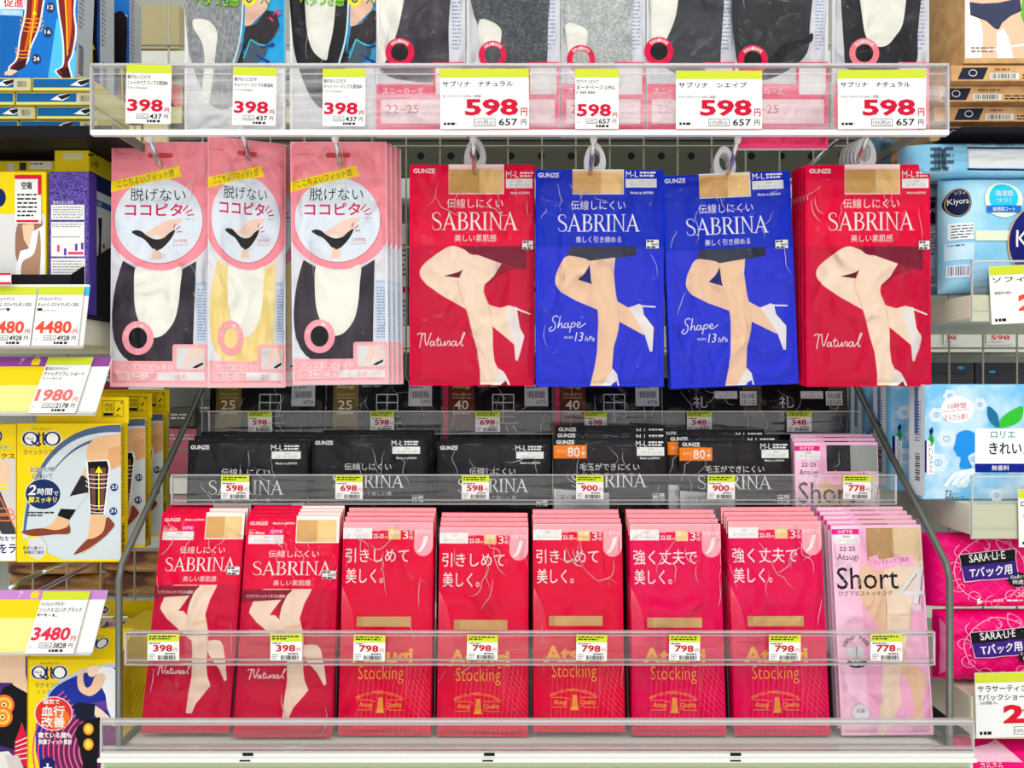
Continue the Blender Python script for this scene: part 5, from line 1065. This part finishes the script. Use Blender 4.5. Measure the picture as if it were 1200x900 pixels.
a.poly([(-89, 890), (10, 880), (28, 900), (30, 939), (-89, 939)], C(216, 216, 214)); a.poly([(6, 884), (22, 886), (30, 905), (12, 905)], C(200, 190, 190))
carton('sock_box', 'magnet sock box cut off by the picture corner, showing a glowing calf', 'box', (loc.x, .965, loc.z), (0, 0, 0), W, H, .03, YB, a, s=.00095, Wp=122.5, Hp=172)
# boxes and tags further back between the hooks
W, H, loc = pbox(144, 752, 168, 870, .95)
a = A_(0, 0); a.rect(1, 1, 60, 130, C(214, 190, 40)); [a.line([(2 + k * 5, 130), (30 + k * 5, 60)], .8, C(170, 150, 40)) for k in range(8)]
carton('sock_box', 'yellow sock box standing end-on next to the red knee-high package', 'box', (P(156, 0, 1.02).x - .002, 1.07, EYE - .42), (0, 0, 0), .05, P(0, 740, 1.02).z - EYE + .42, .09, YB, a, s=.00102)
for k, (x0_, y0_, x1_, y1_, d, lb) in enumerate(((104, 704, 196, 722, 1.2, 'yellow and blue oval tag card on the grid'), (122, 726, 168, 748, 1.12, 'violet and yellow size tag card below the oval one'), (150, 704, 178, 724, 1.235, 'small yellow size tag beside the red packages'))):
    W, H, loc = pbox(x0_, y0_, x1_, y1_, d); a = A_(x0_, y0_); a.rect(x0_ + .5, y0_ + .5, x1_ - .5, y1_ - .5, YB)
    if k == 0: a.circ(118, 714, 11, 6.4, WHITE); a.circ(118, 714, 9.6, 5, NAVY); a.text('Dr.Scholl', 110.5, 712, 125.5, 716, WHITE, .02)
    else: a.rect(x0_ + .5, y0_ + .5, x1_ - .5, y0_ + 8, C(196, 160, 200) if k == 1 else C(90, 80, 60)); a.text('むくみ改善', x0_ + 3, y0_ + 2, x0_ + 26, y0_ + 7, INK, .03); a.text('M-L', x0_ + 3, y0_ + 12, x0_ + 11, y0_ + 17, INK); a.rect(x0_ + 14, y0_ + 11, x0_ + 18, y0_ + 18, INK)
    mb = MB(); mb.box(-W / 2, -.001, 0, W / 2, .001, H, YB); a.put(mb, front_map(x1_ - x0_, y1_ - y0_, d / 1000, d / 1000, .002)); o = mb.build('size_tag'); o.location = loc; tag(o, lb, 'tag')
for k, d in enumerate((1.12, 1.16, 1.2, 1.24)):
    W, H, loc = pbox(60, 752 - k * 6, 172 - k * 5, 900, d); carton('sock_box', 'plain yellow sock box behind the magnet socks, %s from the front' % ('first', 'second', 'third', 'fourth')[k], 'box', (loc.x, d, EYE - .45), (0, 0, 0), W, P(0, 752 - k * 6, d).z - EYE + .45, .02, YB, None, s=.001, group='yellow sock boxes behind the magnet socks')

# ------------------------------------------------------------------ right bay
KS = C(232, 226, 220, .4)
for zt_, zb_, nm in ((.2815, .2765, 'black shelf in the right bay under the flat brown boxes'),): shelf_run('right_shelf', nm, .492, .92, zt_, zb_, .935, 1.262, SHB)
for zt_, zb_, d0, nm in ((.0985, .069, .945, 'cream shelf in the right bay under the upper blue pad packs'), (-.133, -.171, .945, 'cream shelf in the right bay under the flower-printed pad pack'), (-.345, -.392, .945, 'cream shelf in the right bay under the pink pad packs')):
    shelf_run('right_shelf', nm, .507, .95, zt_, zb_, d0, 1.262, CREAM, C(214, 216, 190))
# underwear box on a stack of flat ones
W, H, loc = pbox(1130, -90, 1270, 76, D); a = A_(1130, -90)
a.rect(1131, -89, 1269, 70, C(238, 238, 234)); a.poly([(1136, -60), (1200, -60), (1198, -4), (1136, 5)], SKIN); a.poly([(1137, 4), (1150, 30), (1152, 44), (1150, 72), (1168, 72), (1168, 40), (1176, 34), (1182, 46), (1188, 72), (1206, 72), (1206, 0), (1180, 0)], SKIN)
a.poly([(1136, 4), (1150, 6), (1170, 5), (1188, 1), (1195, 0), (1197, 14), (1184, 20), (1174, 28), (1170, 36), (1166, 35), (1156, 26), (1137, 19)], C(60, 66, 94), smooth=False); a.line([(1137, 19), (1156, 26), (1166, 35), (1170, 36), (1174, 28), (1184, 20), (1197, 14)], .9, C(30, 34, 54)); a.line([(1134, 66), (1160, 60), (1200, 54)], [.8, 2.2, 2.6], WHITE, smooth=True); a.fine(1138, 56, 1166, 64, 2, C(150, 110, 100), 3); a.poly([(1200, -20), (1196, 20), (1200, 30), (1260, 30), (1260, -20)], C(96, 190, 50)); a.rect(1131, 70, 1269, 75.5, KRAFT)
q = A_(0, 0); q.rect(.5, .5, 83.5, 164, KRAFT)
carton('underwear_box', 'kraft box showing navy briefs, standing at the top right corner', 'box', (loc.x, .95 + .04, loc.z + .0016), (0, 0, 0), W, H, .08, KRAFT, a, None, q, s=.00095, Wp=140, Hp=166)
mb = MB(); W, H, loc = pbox(1083, -60, 1104, 26, 1.09); mb.box(-W / 2, -.006, 0, W / 2, .006, H, C(60, 196, 40)); mb.add([(-W / 2, -.0065, 0), (W / 2, -.0065, 0), (W / 2, -.0065, .02), (-W / 2, -.0065, .004)], [(0, 1, 2, 3)], INK); o = mb.build('green_pouch'); o.location = (loc.x, loc.y, loc.z); tag(o, 'bright green pouch corner behind the kraft underwear box', 'pouch')
for k in range(4):
    y1 = 153 - k * 19.2; y0 = y1 - 18.6; xs = 1108 + (3, 1, 0, 6)[k]
    W, H, l2 = pbox(xs, y0, xs + 160, y1, .948); a = A_(xs, y0); a.rect(xs + .5, y0 + .5, xs + 159, y1 - .5, KRAFT)
    dx = (14, 26, 4, 10)[k]; a.poly([(xs + dx + 4, y0 + 3), (xs + dx + 34, y0 + 2.6), (xs + dx + 28, y1 - 2), (xs + dx - 2, y1 - 2)], C(34, 38, 58)); a.ring(xs + dx + 16, y0 + 9, 5, 4, .8, C(220, 220, 224)); a.rect(xs + dx + 36, y0 + 9, xs + dx + 70, y1 - 2, C(220, 220, 214)); a.bars(xs + dx + 38, y0 + 10, xs + dx + 66, y1 - 3, INK, k); a.fine(xs + dx + 74, y0 + 10, xs + dx + 110, y1 - 2, 2, INK, k); script(a, 'Shape', xs + dx + 46, y0 + 2, xs + dx + 66, y0 + 8, .6, INK) if 0 else a.fine(xs + dx + 42, y0 + 3, xs + dx + 70, y0 + 7, 1, C(120, 90, 60), k)
    carton('underwear_box', 'flat kraft underwear box, %s of the pile at the top right' % ('lowest', 'second', 'third', 'uppermost')[k], 'box', (l2.x, .948 + .05 + (3 - k) * .014, EYE + .2816 + k * .01825), (0, 0, 0), W, .0178, .1, KRAFT, a, s=.000948, Wp=160, Hp=18.6, group='flat kraft boxes')

def sofy_art(x, y, wd, hg):
    a = A_(x, y); a.circ(x + 13, y + 32, 12, 17, C(20, 28, 64)); a.ring(x + 13, y + 32, 11, 16, .5, C(220, 180, 110)); a.text('Kiyora', x + 3.6, y + 27, x + 22, y + 36, WHITE); a.text('ソフィ', x + 9, y + 19, x + 19, y + 23, WHITE)
    a.rrect(x + 4, y + 56, x + 28, y + 76, 2, C(226, 234, 240)); a.fine(x + 6, y + 58, x + 27, y + 75, 5, INK, 3, .35); a.rect(x + 2, y + 80, x + 28, y + 100, C(190, 222, 240)); a.fine(x + 4, y + 81, x + 26, y + 84, 1, NAVY, 3); a.rect(x + 3, y + 106, x + 24, y + 120, C(230, 234, 240)); a.bars(x + 4, y + 107, x + 23, y + 118, NAVY, 3)
    a.rect(x + 29, y + 66, x + wd - 3, y + 78, C(222, 230, 206)); a.line([(x + 3, y + 78), (x + wd - 3, y + 78)], .5, C(150, 190, 190))
    a.circ(x + 62, y + 30, 22, 21, C(226, 232, 214)); a.circ(x + 62, y + 28, 17, 17, C(40, 196, 236)); a.text('清潔感', x + 52, y + 19, x + 73, y + 26, WHITE, .01); a.text('つづく', x + 53, y + 28, x + 71, y + 34, WHITE, .01); a.poly([(x + 42, y + 37), (x + 82, y + 37), (x + 82, y + 45), (x + 42, y + 45)], C(24, 108, 206)); a.text('敏感肌コート', x + 49, y + 38.6, x + 75, y + 43.4, WHITE, .02)
    a.circ(x + 108, y + 82, 42, 48, C(224, 176, 100)); a.circ(x + 108, y + 82, 40.6, 46.6, C(20, 26, 110)); a.text('Kiyora', x + 76, y + 66, x + 140, y + 92, WHITE); a.text('キヨラ', x + 96, y + 100, x + 122, y + 110, WHITE)
    return a
def sofy(px0, py0, px1, py1, d, lb, seed, T=.06):
    W, H, loc = pbox(px0, py0, px1, py1, d); return pillow('pad_pack', lb, 'pad pack', (loc.x, d + T / 2, loc.z), (0, 0, 0), W, H, T, MARBLE, sofy_art(px0, py0, px1 - px0, py1 - py0), s=d / 1000, seed=seed, group='blue marbled pad packs', p=7)
sofy(1114, 204, 1290, 341.5, .962, 'pale blue marbled pad pack with cyan badge, standing in front', 3)
sofy(1083, 214, 1250, 343, 1.035, 'pale blue marbled pad pack half hidden behind the badge pack', 4)
W, H, loc = pbox(1068, 164, 1298, 205, .962); a = A_(1068, 162); a.rect(1136, 164, 1288, 170, C(176, 216, 238)); script(a, 'Shape', 1168, 160, 1190, 168, .7, NAVY) if 0 else a.text('Kiyora', 1168, 164, 1192, 170, NAVY, 0, .3); a.fine(1154, 164, 1166, 169, 2, NAVY, 4); a.line([(1136, 171), (1288, 172)], 1.8, NAVY); a.rect(1137, 173, 1288, 195, C(224, 230, 234)); a.line([(1136, 196.5), (1288, 197.5)], 1.8, NAVY); a.fine(1094, 168, 1120, 200, 4, C(70, 90, 120), 5); a.bars(1098, 172, 1112, 196, INK, 5)
pillow('pad_pack', 'pale blue pad pack lying flat on top with navy stripes', 'pad pack', (loc.x, .962 + .035, loc.z + .0012), (0, 0, 0), W, H, .06, MARBLE, a, s=.00096, seed=8, group='blue marbled pad packs', p=8)
W, H, loc = pbox(1016, 158, 1060, 240, 1.14); a = A_(1016, 158); a.rect(1026, 170, 1034, 184, INK) if 0 else None; a.bars(1040, 164, 1050, 184, INK, 4); a.fine(1024, 166, 1036, 182, 5, C(60, 80, 100), 4)
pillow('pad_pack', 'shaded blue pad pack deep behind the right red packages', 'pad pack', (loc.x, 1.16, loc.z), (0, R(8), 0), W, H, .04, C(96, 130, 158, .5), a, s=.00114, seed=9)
def clear_pocket(px0, py0, px1, py1, d, label):
    W, H, loc = pbox(px0, py0, px1, py1, d); o = thing('price_pocket', label, 'price pocket', loc); mb = MB(); mb.box(-W / 2, 0, 0, W / 2, .0012, H, ACRYL); mb.build('clear_panel', o); mb = MB(); mb.box(-W / 2, -.0015, H - .002, W / 2, .0025, H, EDGE); mb.box(-W / 2 - .0006, -.001, 0, -W / 2 + .0006, .002, H, EDGE); mb.box(-W / 2, -.001, .012, W / 2, .002, .0135, EDGE); mb.build('cut_edge_trim', o); return o
clear_pocket(1139, 305, 1330, 377, .942, 'clear price pocket under the upper blue pad packs'); clear_pocket(1139, 557, 1330, 632, .942, 'clear price pocket under the flower-printed pad pack')
def wide_card(px0, py0, px1, py1, d, l1, l2, l3, val, label, red, roll=0.0):
    W, H, loc = pbox(px0, py0, px1, py1, d); a = A_(px0, py0); w_ = px1 - px0; h_ = py1 - py0
    a.rect(px0 + .5, py0 + .5, px1, py0 + h_ * .155, LIME); a.text(l1, px0 + 3, py0 + h_ * .2, px0 + 3 + len(l1) * 8.2, py0 + h_ * .30, INK, .012)
    if l2: a.text(l2, px0 + 3, py0 + h_ * .335, px0 + 3 + len(l2) * 8, py0 + h_ * .43, INK, .012)
    a.text(l3, px0 + 5, py0 + h_ * .44, px0 + 26, py0 + h_ * .49, INK); a.text(val, px0 + 32, py0 + h_ * .50, px0 + 32 + 24 * len(val), py0 + h_ * .80, C(*red), .05); a.fine(px0 + 4, py0 + h_ * .90, px0 + 26, py0 + h_ * .96, 1, INK, 4, .8); a.rect(px0 + 44, py0 + h_ * .84, px0 + 70, py0 + h_ * .96, INK); a.rect(px0 + 44.6, py0 + h_ * .847, px0 + 69.4, py0 + h_ * .953, WHITE); a.text('10%税込', px0 + 46, py0 + h_ * .865, px0 + 68, py0 + h_ * .94, INK)
    mb = MB(); mb.box(-W / 2, -.0004, 0, W / 2, .0004, H, WHITE); a.put(mb, front_map(w_, h_, W / w_, H / h_, .0008)); o = mb.build('price_card'); o.location = loc; o.rotation_euler = (0, R(roll), 0); return tag(o, label, 'price tag')
wide_card(1162, 308, 1330, 376, .9395, 'ソフィ Kiyora', '', '無香料72個入', '298', 'white price card below the badge pad pack with orange-red digits', (232, 74, 52), -3)
wide_card(1144, 786, 1330, 862, .938, 'サラサーティさらり', 'Tバックショーツ用', '20個入', '298', 'large white price card below the lower pink pad pack', (206, 22, 44), -1.6)
wide_card(1194, 572, 1330, 640, .9395, 'ロリエ きれいスタイル', '', '72個入', '398', 'white price card at the picture edge below the flower-printed pack', (206, 22, 44), -1)
# flower-printed pad packs
FLB = C(120, 196, 240, .35)
def flower_front(x, y):
    a = A_(x, y); a.rect(x + 1, y + 1, x + 189, y + 134, LACEY)
    rd = random.Random(5)
    for cx, cy, r in ((18, 36, 10), (30, 64, 12), (20, 92, 13), (48, 112, 11), (62, 88, 10), (70, 24, 9), (34, 14, 9), (90, 130, 9)):
        for k in range(6): a.circ(x + cx + r * .55 * math.cos(k * 1.05), y + cy + r * .55 * math.sin(k * 1.05), r * .42, r * .36, C(208, 224, 236), 12)
        a.ring(x + cx, y + cy, r * .36, r * .3, .8, C(104, 148, 190), n=12)
    a.circ(x + 43, y + 30, 20, 16, C(232, 242, 248)); a.text('10時間', x + 32, y + 22, x + 53, y + 29, C(206, 24, 60), .01, 0, -4); a.line([(x + 24, y + 33), (x + 58, y + 29)], .6, C(206, 24, 60)); a.text('さらさら続く', x + 27, y + 35, x + 56, y + 42, C(206, 24, 60), .01, 0, -4)
    a.poly([(x + 2, y + 66), (x + 6, y + 66), (x + 6, y + 104), (x + 2, y + 102)], NAVY); a.rect(x + 6, y + 66, x + 15, y + 106, C(240, 242, 246)); a.vtext('きれいスタイル', x + 8, y + 69, x + 13.4, y + 104, INK); a.poly([(x + 8, y + 64), (x + 12, y + 56), (x + 15, y + 66), (x + 13, y + 72)], C(30, 150, 60)); a.poly([(x + 9, y + 54), (x + 13, y + 50), (x + 14, y + 56), (x + 10, y + 60)], NAVY)
    hb = C(30, 140, 226); a.poly([(x + 40, y + 70), (x + 43, y + 58), (x + 54, y + 54), (x + 64, y + 58), (x + 68, y + 68), (x + 65, y + 78), (x + 56, y + 84), (x + 57, y + 90), (x + 60, y + 98), (x + 46, y + 98), (x + 47, y + 86), (x + 42, y + 84), (x + 41, y + 80), (x + 38, y + 76)], hb, smooth=True); a.poly([(x + 66, y + 62), (x + 74, y + 60), (x + 77, y + 68), (x + 73, y + 77), (x + 66, y + 82), (x + 71, y + 72), (x + 69, y + 65)], hb, smooth=True)
    for k in range(3): a.line([(x + 28 + k * 9, y + 120 - k * 2), (x + 40 + k * 10, y + 106 - k), (x + 62 + k * 5, y + 99)], [4.4, 5, 1.6], C(226, 240, 250), smooth=True)
    a.rect(x + 64, y + 52, x + 189, y + 93, C(240, 244, 248)); a.rect(x + 64, y + 93, x + 189, y + 103, C(16, 34, 140)); a.text('無香料', x + 84, y + 95, x + 105, y + 101, WHITE, .02)
    a.poly([(x + 80, y + 26), (x + 90, y + 34), (x + 93, y + 46), (x + 91, y + 51), (x + 83, y + 45), (x + 79, y + 36)], C(26, 110, 150), smooth=True); a.poly([(x + 121, y + 26), (x + 120, y + 40), (x + 112, y + 47), (x + 101, y + 50), (x + 93, y + 51), (x + 96, y + 40), (x + 106, y + 32)], C(50, 186, 50), smooth=True)
    a.text('ロリエ', x + 83, y + 55, x + 112, y + 63, C(30, 140, 140), .02); a.text('きれいスタイル', x + 81, y + 68, x + 176, y + 82, INK, .02); a.text('72', x + 28, y + 124, x + 36, y + 130, INK); a.text('通気性タイプ', x + 28, y + 131, x + 50, y + 135, INK, .01)
    a.text('72コ入', x + 36.6, y + 126.6, x + 44, y + 130, INK)
    return a
def flower_side():
    q = A_(0, 0); q.rect(.5, .5, 40, 134, C(222, 230, 238)); q.rect(14, 4, 24, 60, C(100, 130, 190)); q.fine(15, 20, 30, 70, 14, C(60, 80, 130), 4, .4); [q.rect(16, 84 + k * 2.8, 28, 84 + k * 2.8 + (1.7 if k % 3 else 1), INK) for k in range(12)]; return q
XL = .4664
for k, (d, lb) in enumerate(((.972, 'blue flower-printed pad pack with leaf emblem and ponytail silhouette, front'), (1.052, 'blue flower-printed pad pack second in line beside the slanted rack rod'), (1.125, 'blue flower-printed pad pack third in line, furthest back'))):
    H = P(0, 450, .972).z - (EYE - .1325); T = .03 if k == 0 else .05
    carton('pad_pack', lb, 'pad pack', (XL + .09, d + T / 2, EYE - .1325), (0, 0, 0), .18, H, T, FLB, flower_front(0, 0), None, flower_side(), s=.00095, bev=.004, Wp=190, Hp=136, group='flower-printed pad packs', bodypart='soft_wrapper')
W, H, loc = pbox(1090, 436, 1290, 452, 1.03); a = A_(1090, 436); a.rect(1104, 441, 1125, 449, C(40, 110, 210)); a.fine(1120, 442, 1180, 446, 1, NAVY, 5); a.poly([(1126, 447), (1188, 444), (1200, 449), (1130, 450)], NAVY); a.rect(1140, 437, 1156, 440, C(40, 170, 60)); a.poly([(1180, 438), (1230, 440), (1230, 446), (1190, 444)], C(222, 130, 50))
# pink pad packs
HOT = C(236, 8, 116, .3)
def pink_art(x, y, hg):
    a = A_(x, y); wl = C(250, 150, 196)
    a.M = lambda px, py: (px, y + (py - y) * hg / 100)
    for k in range(-4, 14):
        for sgn in (1, -1):
            p0 = [k * 18.0, 97.0]; p1 = [k * 18.0 + sgn * 94, 3.0]; q = []
            for tt in range(11):
                xx = p0[0] + (p1[0] - p0[0]) * tt / 10; yy = p0[1] + (p1[1] - p0[1]) * tt / 10
                if 4 < xx < 180: q.append((x + xx, y + yy))
            if len(q) > 1: a.line(q, .5, C(246, 70, 150))
    for cx, cy, r, a0 in ((34, 20, 9, 0), (26, 42, 8, 90), (30, 66, 9, 40), (48, 82, 8, 160), (70, 88, 9, 20), (92, 80, 8, 70), (60, 12, 8, 200), (84, 10, 9, 120), (104, 66, 8, 10), (112, 30, 8, 60)):
        a.ring(x + cx, y + cy, r, r, 1.1, wl, a0, a0 + 250, 20); a.ring(x + cx + 3, y + cy + 2, r * .5, r * .5, .9, wl, a0 + 90, a0 + 330, 14)
    a.ring(x + 66, y + 46, 42, 42, 1.2, wl, n=40)
    sh = lambda pts: [(x + px, y + py - (px - 30) * .12) for px, py in pts]
    a.poly(sh([(30, 24), (96, 24), (100, 64), (36, 62)]), C(246, 200, 220)); a.poly(sh([(31, 25), (95, 25), (97, 41), (33, 41)]), C(22, 20, 26)); a.poly(sh([(33, 41), (97, 41), (99, 63), (37, 61)]), C(60, 30, 130))
    a.text('SARA·LI·E', x + 42, y + 22, x + 84, y + 33, WHITE, .012, 0, -7); a.text('Tバック用', x + 43, y + 40, x + 92, y + 53, WHITE, .03, .1, -7)
    a.circ(x + 98, y + 58, 11, 10, INK); a.text('ピッタリで', x + 89.5, y + 52, x + 107, y + 56.6, WHITE, .02); a.text('快適', x + 91.5, y + 58, x + 104.6, y + 64, WHITE, .02); a.text('20', x + 98, y + 75, x + 106, y + 81, WHITE); a.text('コ入', x + 107, y + 76, x + 114, y + 81, WHITE); a.text('無香料', x + 70, y + 84, x + 82, y + 88, WHITE); a.fine(x + 86, y + 84, x + 116, y + 88, 1, WHITE, 3); a.text('小林', x + 50, y + 84, x + 56, y + 92, WHITE, .02) if 0 else a.poly([(x + 50, y + 84), (x + 54, y + 82), (x + 54, y + 86), (x + 58, y + 88), (x + 52, y + 92)], WHITE)
    return a
for k, (px0, py0, px1, py1, d, lb, sd, T) in enumerate(((1094, 628, 1290, 720, .972, 'hot pink pad pack with violet and black label, upper of two', 11, .05), (1106, 722, 1300, 808, .965, 'hot pink pad pack with violet and black label, lower of two', 12, .05), (1132, 872, 1300, 940, .96, 'hot pink pad pack at the bottom right corner', 13, .05))):
    W, H, loc = pbox(px0, py0, px1, py1, d); H -= .004
    a = pink_art(px0, py0, py1 - py0 - 4); a.poly([(px0 + 2, py0 + 8), (px0 + 9, py0 + 22), (px0 + 12, py0 + 50), (px0 + 9, py0 + 76), (px0 + 2, py0 + 90)], C(236, 120, 170)) if k == 1 else None
    if k == 2: a = A_(px0, py0); a.poly([(1134, 876), (1180, 872), (1200, 890), (1134, 890)], C(240, 190, 214)); a.text('さらさら', 1150, 890, 1176, 898, WHITE)
    pillow('pad_pack', lb, 'pad pack', (loc.x, d + T / 2 + .002, loc.z + (.0042, .0048, 0)[k]), (0, R(-.5) if k == 0 else 0, 0), W, H, T, HOT, a, s=d / 1000, seed=sd, group='hot pink pad packs', p=9, wr=.003)
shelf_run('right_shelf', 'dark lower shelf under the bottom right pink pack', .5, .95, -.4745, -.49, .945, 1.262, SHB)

# ------------------------------------------------------------------ the next aisle seen through the grid
def far_box(px0, py0, px1, py1, d, mat, lb, art=None, T=.12, nm='carton'):
    W, H, loc = pbox(px0, py0, px1, py1, d); return carton(nm, lb, 'box', (loc.x, d + T / 2, loc.z), (0, 0, 0), W, H, T, mat, art, s=d / 1000, Wp=px1 - px0, Hp=py1 - py0)
def far_shelf(py, x0, x1, lb, d=1.62, h=.03, mat=None):
    z = P(0, py, d).z - EYE; shelf_run('far_shelf', lb, x0, x1, z, z - h, d, d + .4, mat or C(222, 224, 214), C(232, 236, 226))
far_shelf(205, -1.3, 1.4, 'pale far aisle shelf seen at the height of the hooks', h=.045); far_shelf(60, -1.3, 1.4, 'far aisle shelf at the top behind the sock packs'); far_shelf(382, -1.3, 1.4, 'far aisle shelf with small price cards seen through the right grid', h=.05); far_shelf(560, -1.3, 1.4, 'far aisle shelf behind the middle row'); far_shelf(705, -1.3, 1.4, 'far aisle shelf behind the knee-high packages'); far_shelf(880, -1.3, 1.4, 'lowest far aisle shelf')
bw = MB(); bw.box(-1.4, 2.03, 0, 1.5, 2.06, 2.4, C(176, 178, 170)); o = bw.build('back_panel'); tag(o, 'plain grey back panel behind the far aisle shelves', 'back panel')
KH = C(190, 180, 136)
far_box(150, 6, 210, 57, 1.60 + .03, KH, 'khaki carton on the far top shelf, upper left'); a = A_(170, 44)
for i, (px, wd, c1) in enumerate(((100, 66, (206, 70, 60)), (168, 46, (226, 80, 60)), (216, 60, (120, 130, 140)), (280, 80, (190, 190, 180)), (366, 90, (160, 150, 150)))):
    a = A_(px, 95); a.rect(px + 2, 99, px + wd - 2, 125, C(*c1)); a.poly([(px + 8, 107), (px + wd * .5, 99), (px + wd * .8, 125), (px + wd * .6, 125)], C(30, 24, 40)); a.rect(px + wd * .45, 101, px + wd * .7, 115, C(240, 214, 40))
    far_box(px, 95, px + wd - 1, 203, 1.68, C(222, 214, 160), 'far aisle carton of the shelf above the hooks, place %s' % NTH[i], a)
for i, (px, wd, c1, lb) in enumerate(((452, 26, (206, 206, 206), 'pale far aisle carton between the pink and red packages'), (420, 31, (150, 150, 150), 'grey far aisle carton behind the pink packs'), (479, 120, (140, 130, 130), 'dusky far aisle carton behind the left red packages'), (600, 180, (150, 160, 170), 'blue-grey far aisle carton behind the blue packages'), (782, 200, (170, 165, 160), 'beige-grey far aisle carton behind the right packages'), (984, 100, (120, 134, 150), 'slate far aisle carton near the right grid'))):
    a = A_(px, 262); a.fine(px + 3, 285, px + wd - 3, 330, 8, C(90, 96, 104), i); a.rect(px, 336, px + wd, 343, C(190, 20, 50)); a.fine(px + 3, 350, px + wd - 3, 378, 5, C(110, 130, 150), i + 3)
    far_box(px, 262, px + wd - .6, 381, 1.66, C(*c1), lb, a)
for i, (px, wd, c1) in enumerate(((1080, 62, (66, 68, 74)), (1143, 48, (58, 60, 66)), (1192, 50, (62, 64, 70)))):
    a = A_(px, 425); a.rect(px + 1, 410, px + wd - 1, 415, NAVY) if 0 else None; a.circ(px + 46 if i == 0 else px + 20, 431 if i == 0 else 436, 4, 1.8, C(60, 160, 220)); a.line([(px + 34, 452), (px + 44, 452), (px + 44, 458), (px + 30, 458), (px + 34, 452)], .6, INK); a.fine(px + 6, 436, px + wd - 8, 439, 1, C(40, 40, 46), i)
    far_box(px, 425, px + wd - .6, 555, 1.66, C(*c1), 'dark far aisle carton behind the right grid, place %s' % NTH[i], a)
for x, wd, t in ((1106, 17, '348'), (1156, 32, '598'), (1080, 8, '')):
    d = 1.612; W, H, loc = pbox(x, 389, x + wd, 404, d); mb = MB(); mb.box(-W / 2, -.0006, 0, W / 2, .0006, H, WHITE); a = A_(0, 0)
    if t: a.text(t, wd * .15, 4, wd * .85, 9.4, C(226, 70, 70), .03)
    a.fine(2, 11, wd - 2, 13, 1, GREY, 3); a.put(mb, front_map(wd, 15, d / 1000, d / 1000, .0012)); o = mb.build('price_card'); o.location = loc; tag(o, {'348': 'narrow far aisle price card between the first two grid wires', '598': 'wider far aisle price card crossed by a grid wire', '': 'blank-looking tiny far aisle price card beside the red packages'}[t], 'price tag')
for i, (x0_, y0_, x1_, y1_, c1, lb, T) in enumerate(((110, 432, 168, 470, (120, 30, 60), 'maroon far aisle box behind the pink pack', .1), (60, 452, 108, 558, (150, 60, 40), 'brown-red far aisle box behind the yellow headers', .1), (196, 478, 228, 500, (74, 82, 70), 'olive far aisle box beside the slanted rod', .08), (170, 480, 194, 558, (160, 164, 150), 'pale grey far aisle box left of the olive one', .1), (230, 470, 300, 558, (80, 84, 96), 'slate far aisle box behind the rear rail', .1), (194, 502, 232, 558, (190, 104, 124), 'dusty pink far aisle box below the olive one', .1), (300, 470, 600, 558, (60, 60, 66), 'dark far aisle box behind the black packages', .1), (150, 590, 186, 642, (170, 166, 158), 'grey far aisle box behind the red knee-highs', .1), (186, 580, 260, 642, (180, 110, 110), 'rose far aisle box behind the red knee-highs', .1), (1000, 470, 1080, 555, (90, 110, 130), 'blue-grey far aisle box behind the right rod', .1))):
    d = 1.66 if y1_ in (558, 555) or y1_ > 600 else 1.64; a = A_(x0_, y0_); a.fine(x0_ + 4, y0_ + 6, x1_ - 4, y0_ + 14, 2, C(200, 190, 190), i)
    if y1_ in (470, 500): y1_ = 558
    if y1_ == 642: y1_ = 703
    if i == 2: y1_ = 500
    far_box(x0_, y0_, x1_, y1_, d, C(*c1), lb, a, T)
for i, (x0_, y0_, x1_, y1_) in enumerate(((0, 652, 110, 676), (2, 676, 118, 700), (112, 648, 190, 672), (116, 672, 188, 700))):
    W, H, loc = pbox(x0_, y0_, x1_, y1_, 1.64); pillow('snack_packet', 'brown and gold foil packet on the far shelf, %s' % ('upper, by the picture edge', 'lower, by the picture edge', 'upper, near the rack post', 'lower, near the rack post')[i], 'packet', (loc.x, 1.67, loc.z), (0, 0, 0), W, H, .05, FOILBR, None, seed=20 + i, group='foil packets', p=5)
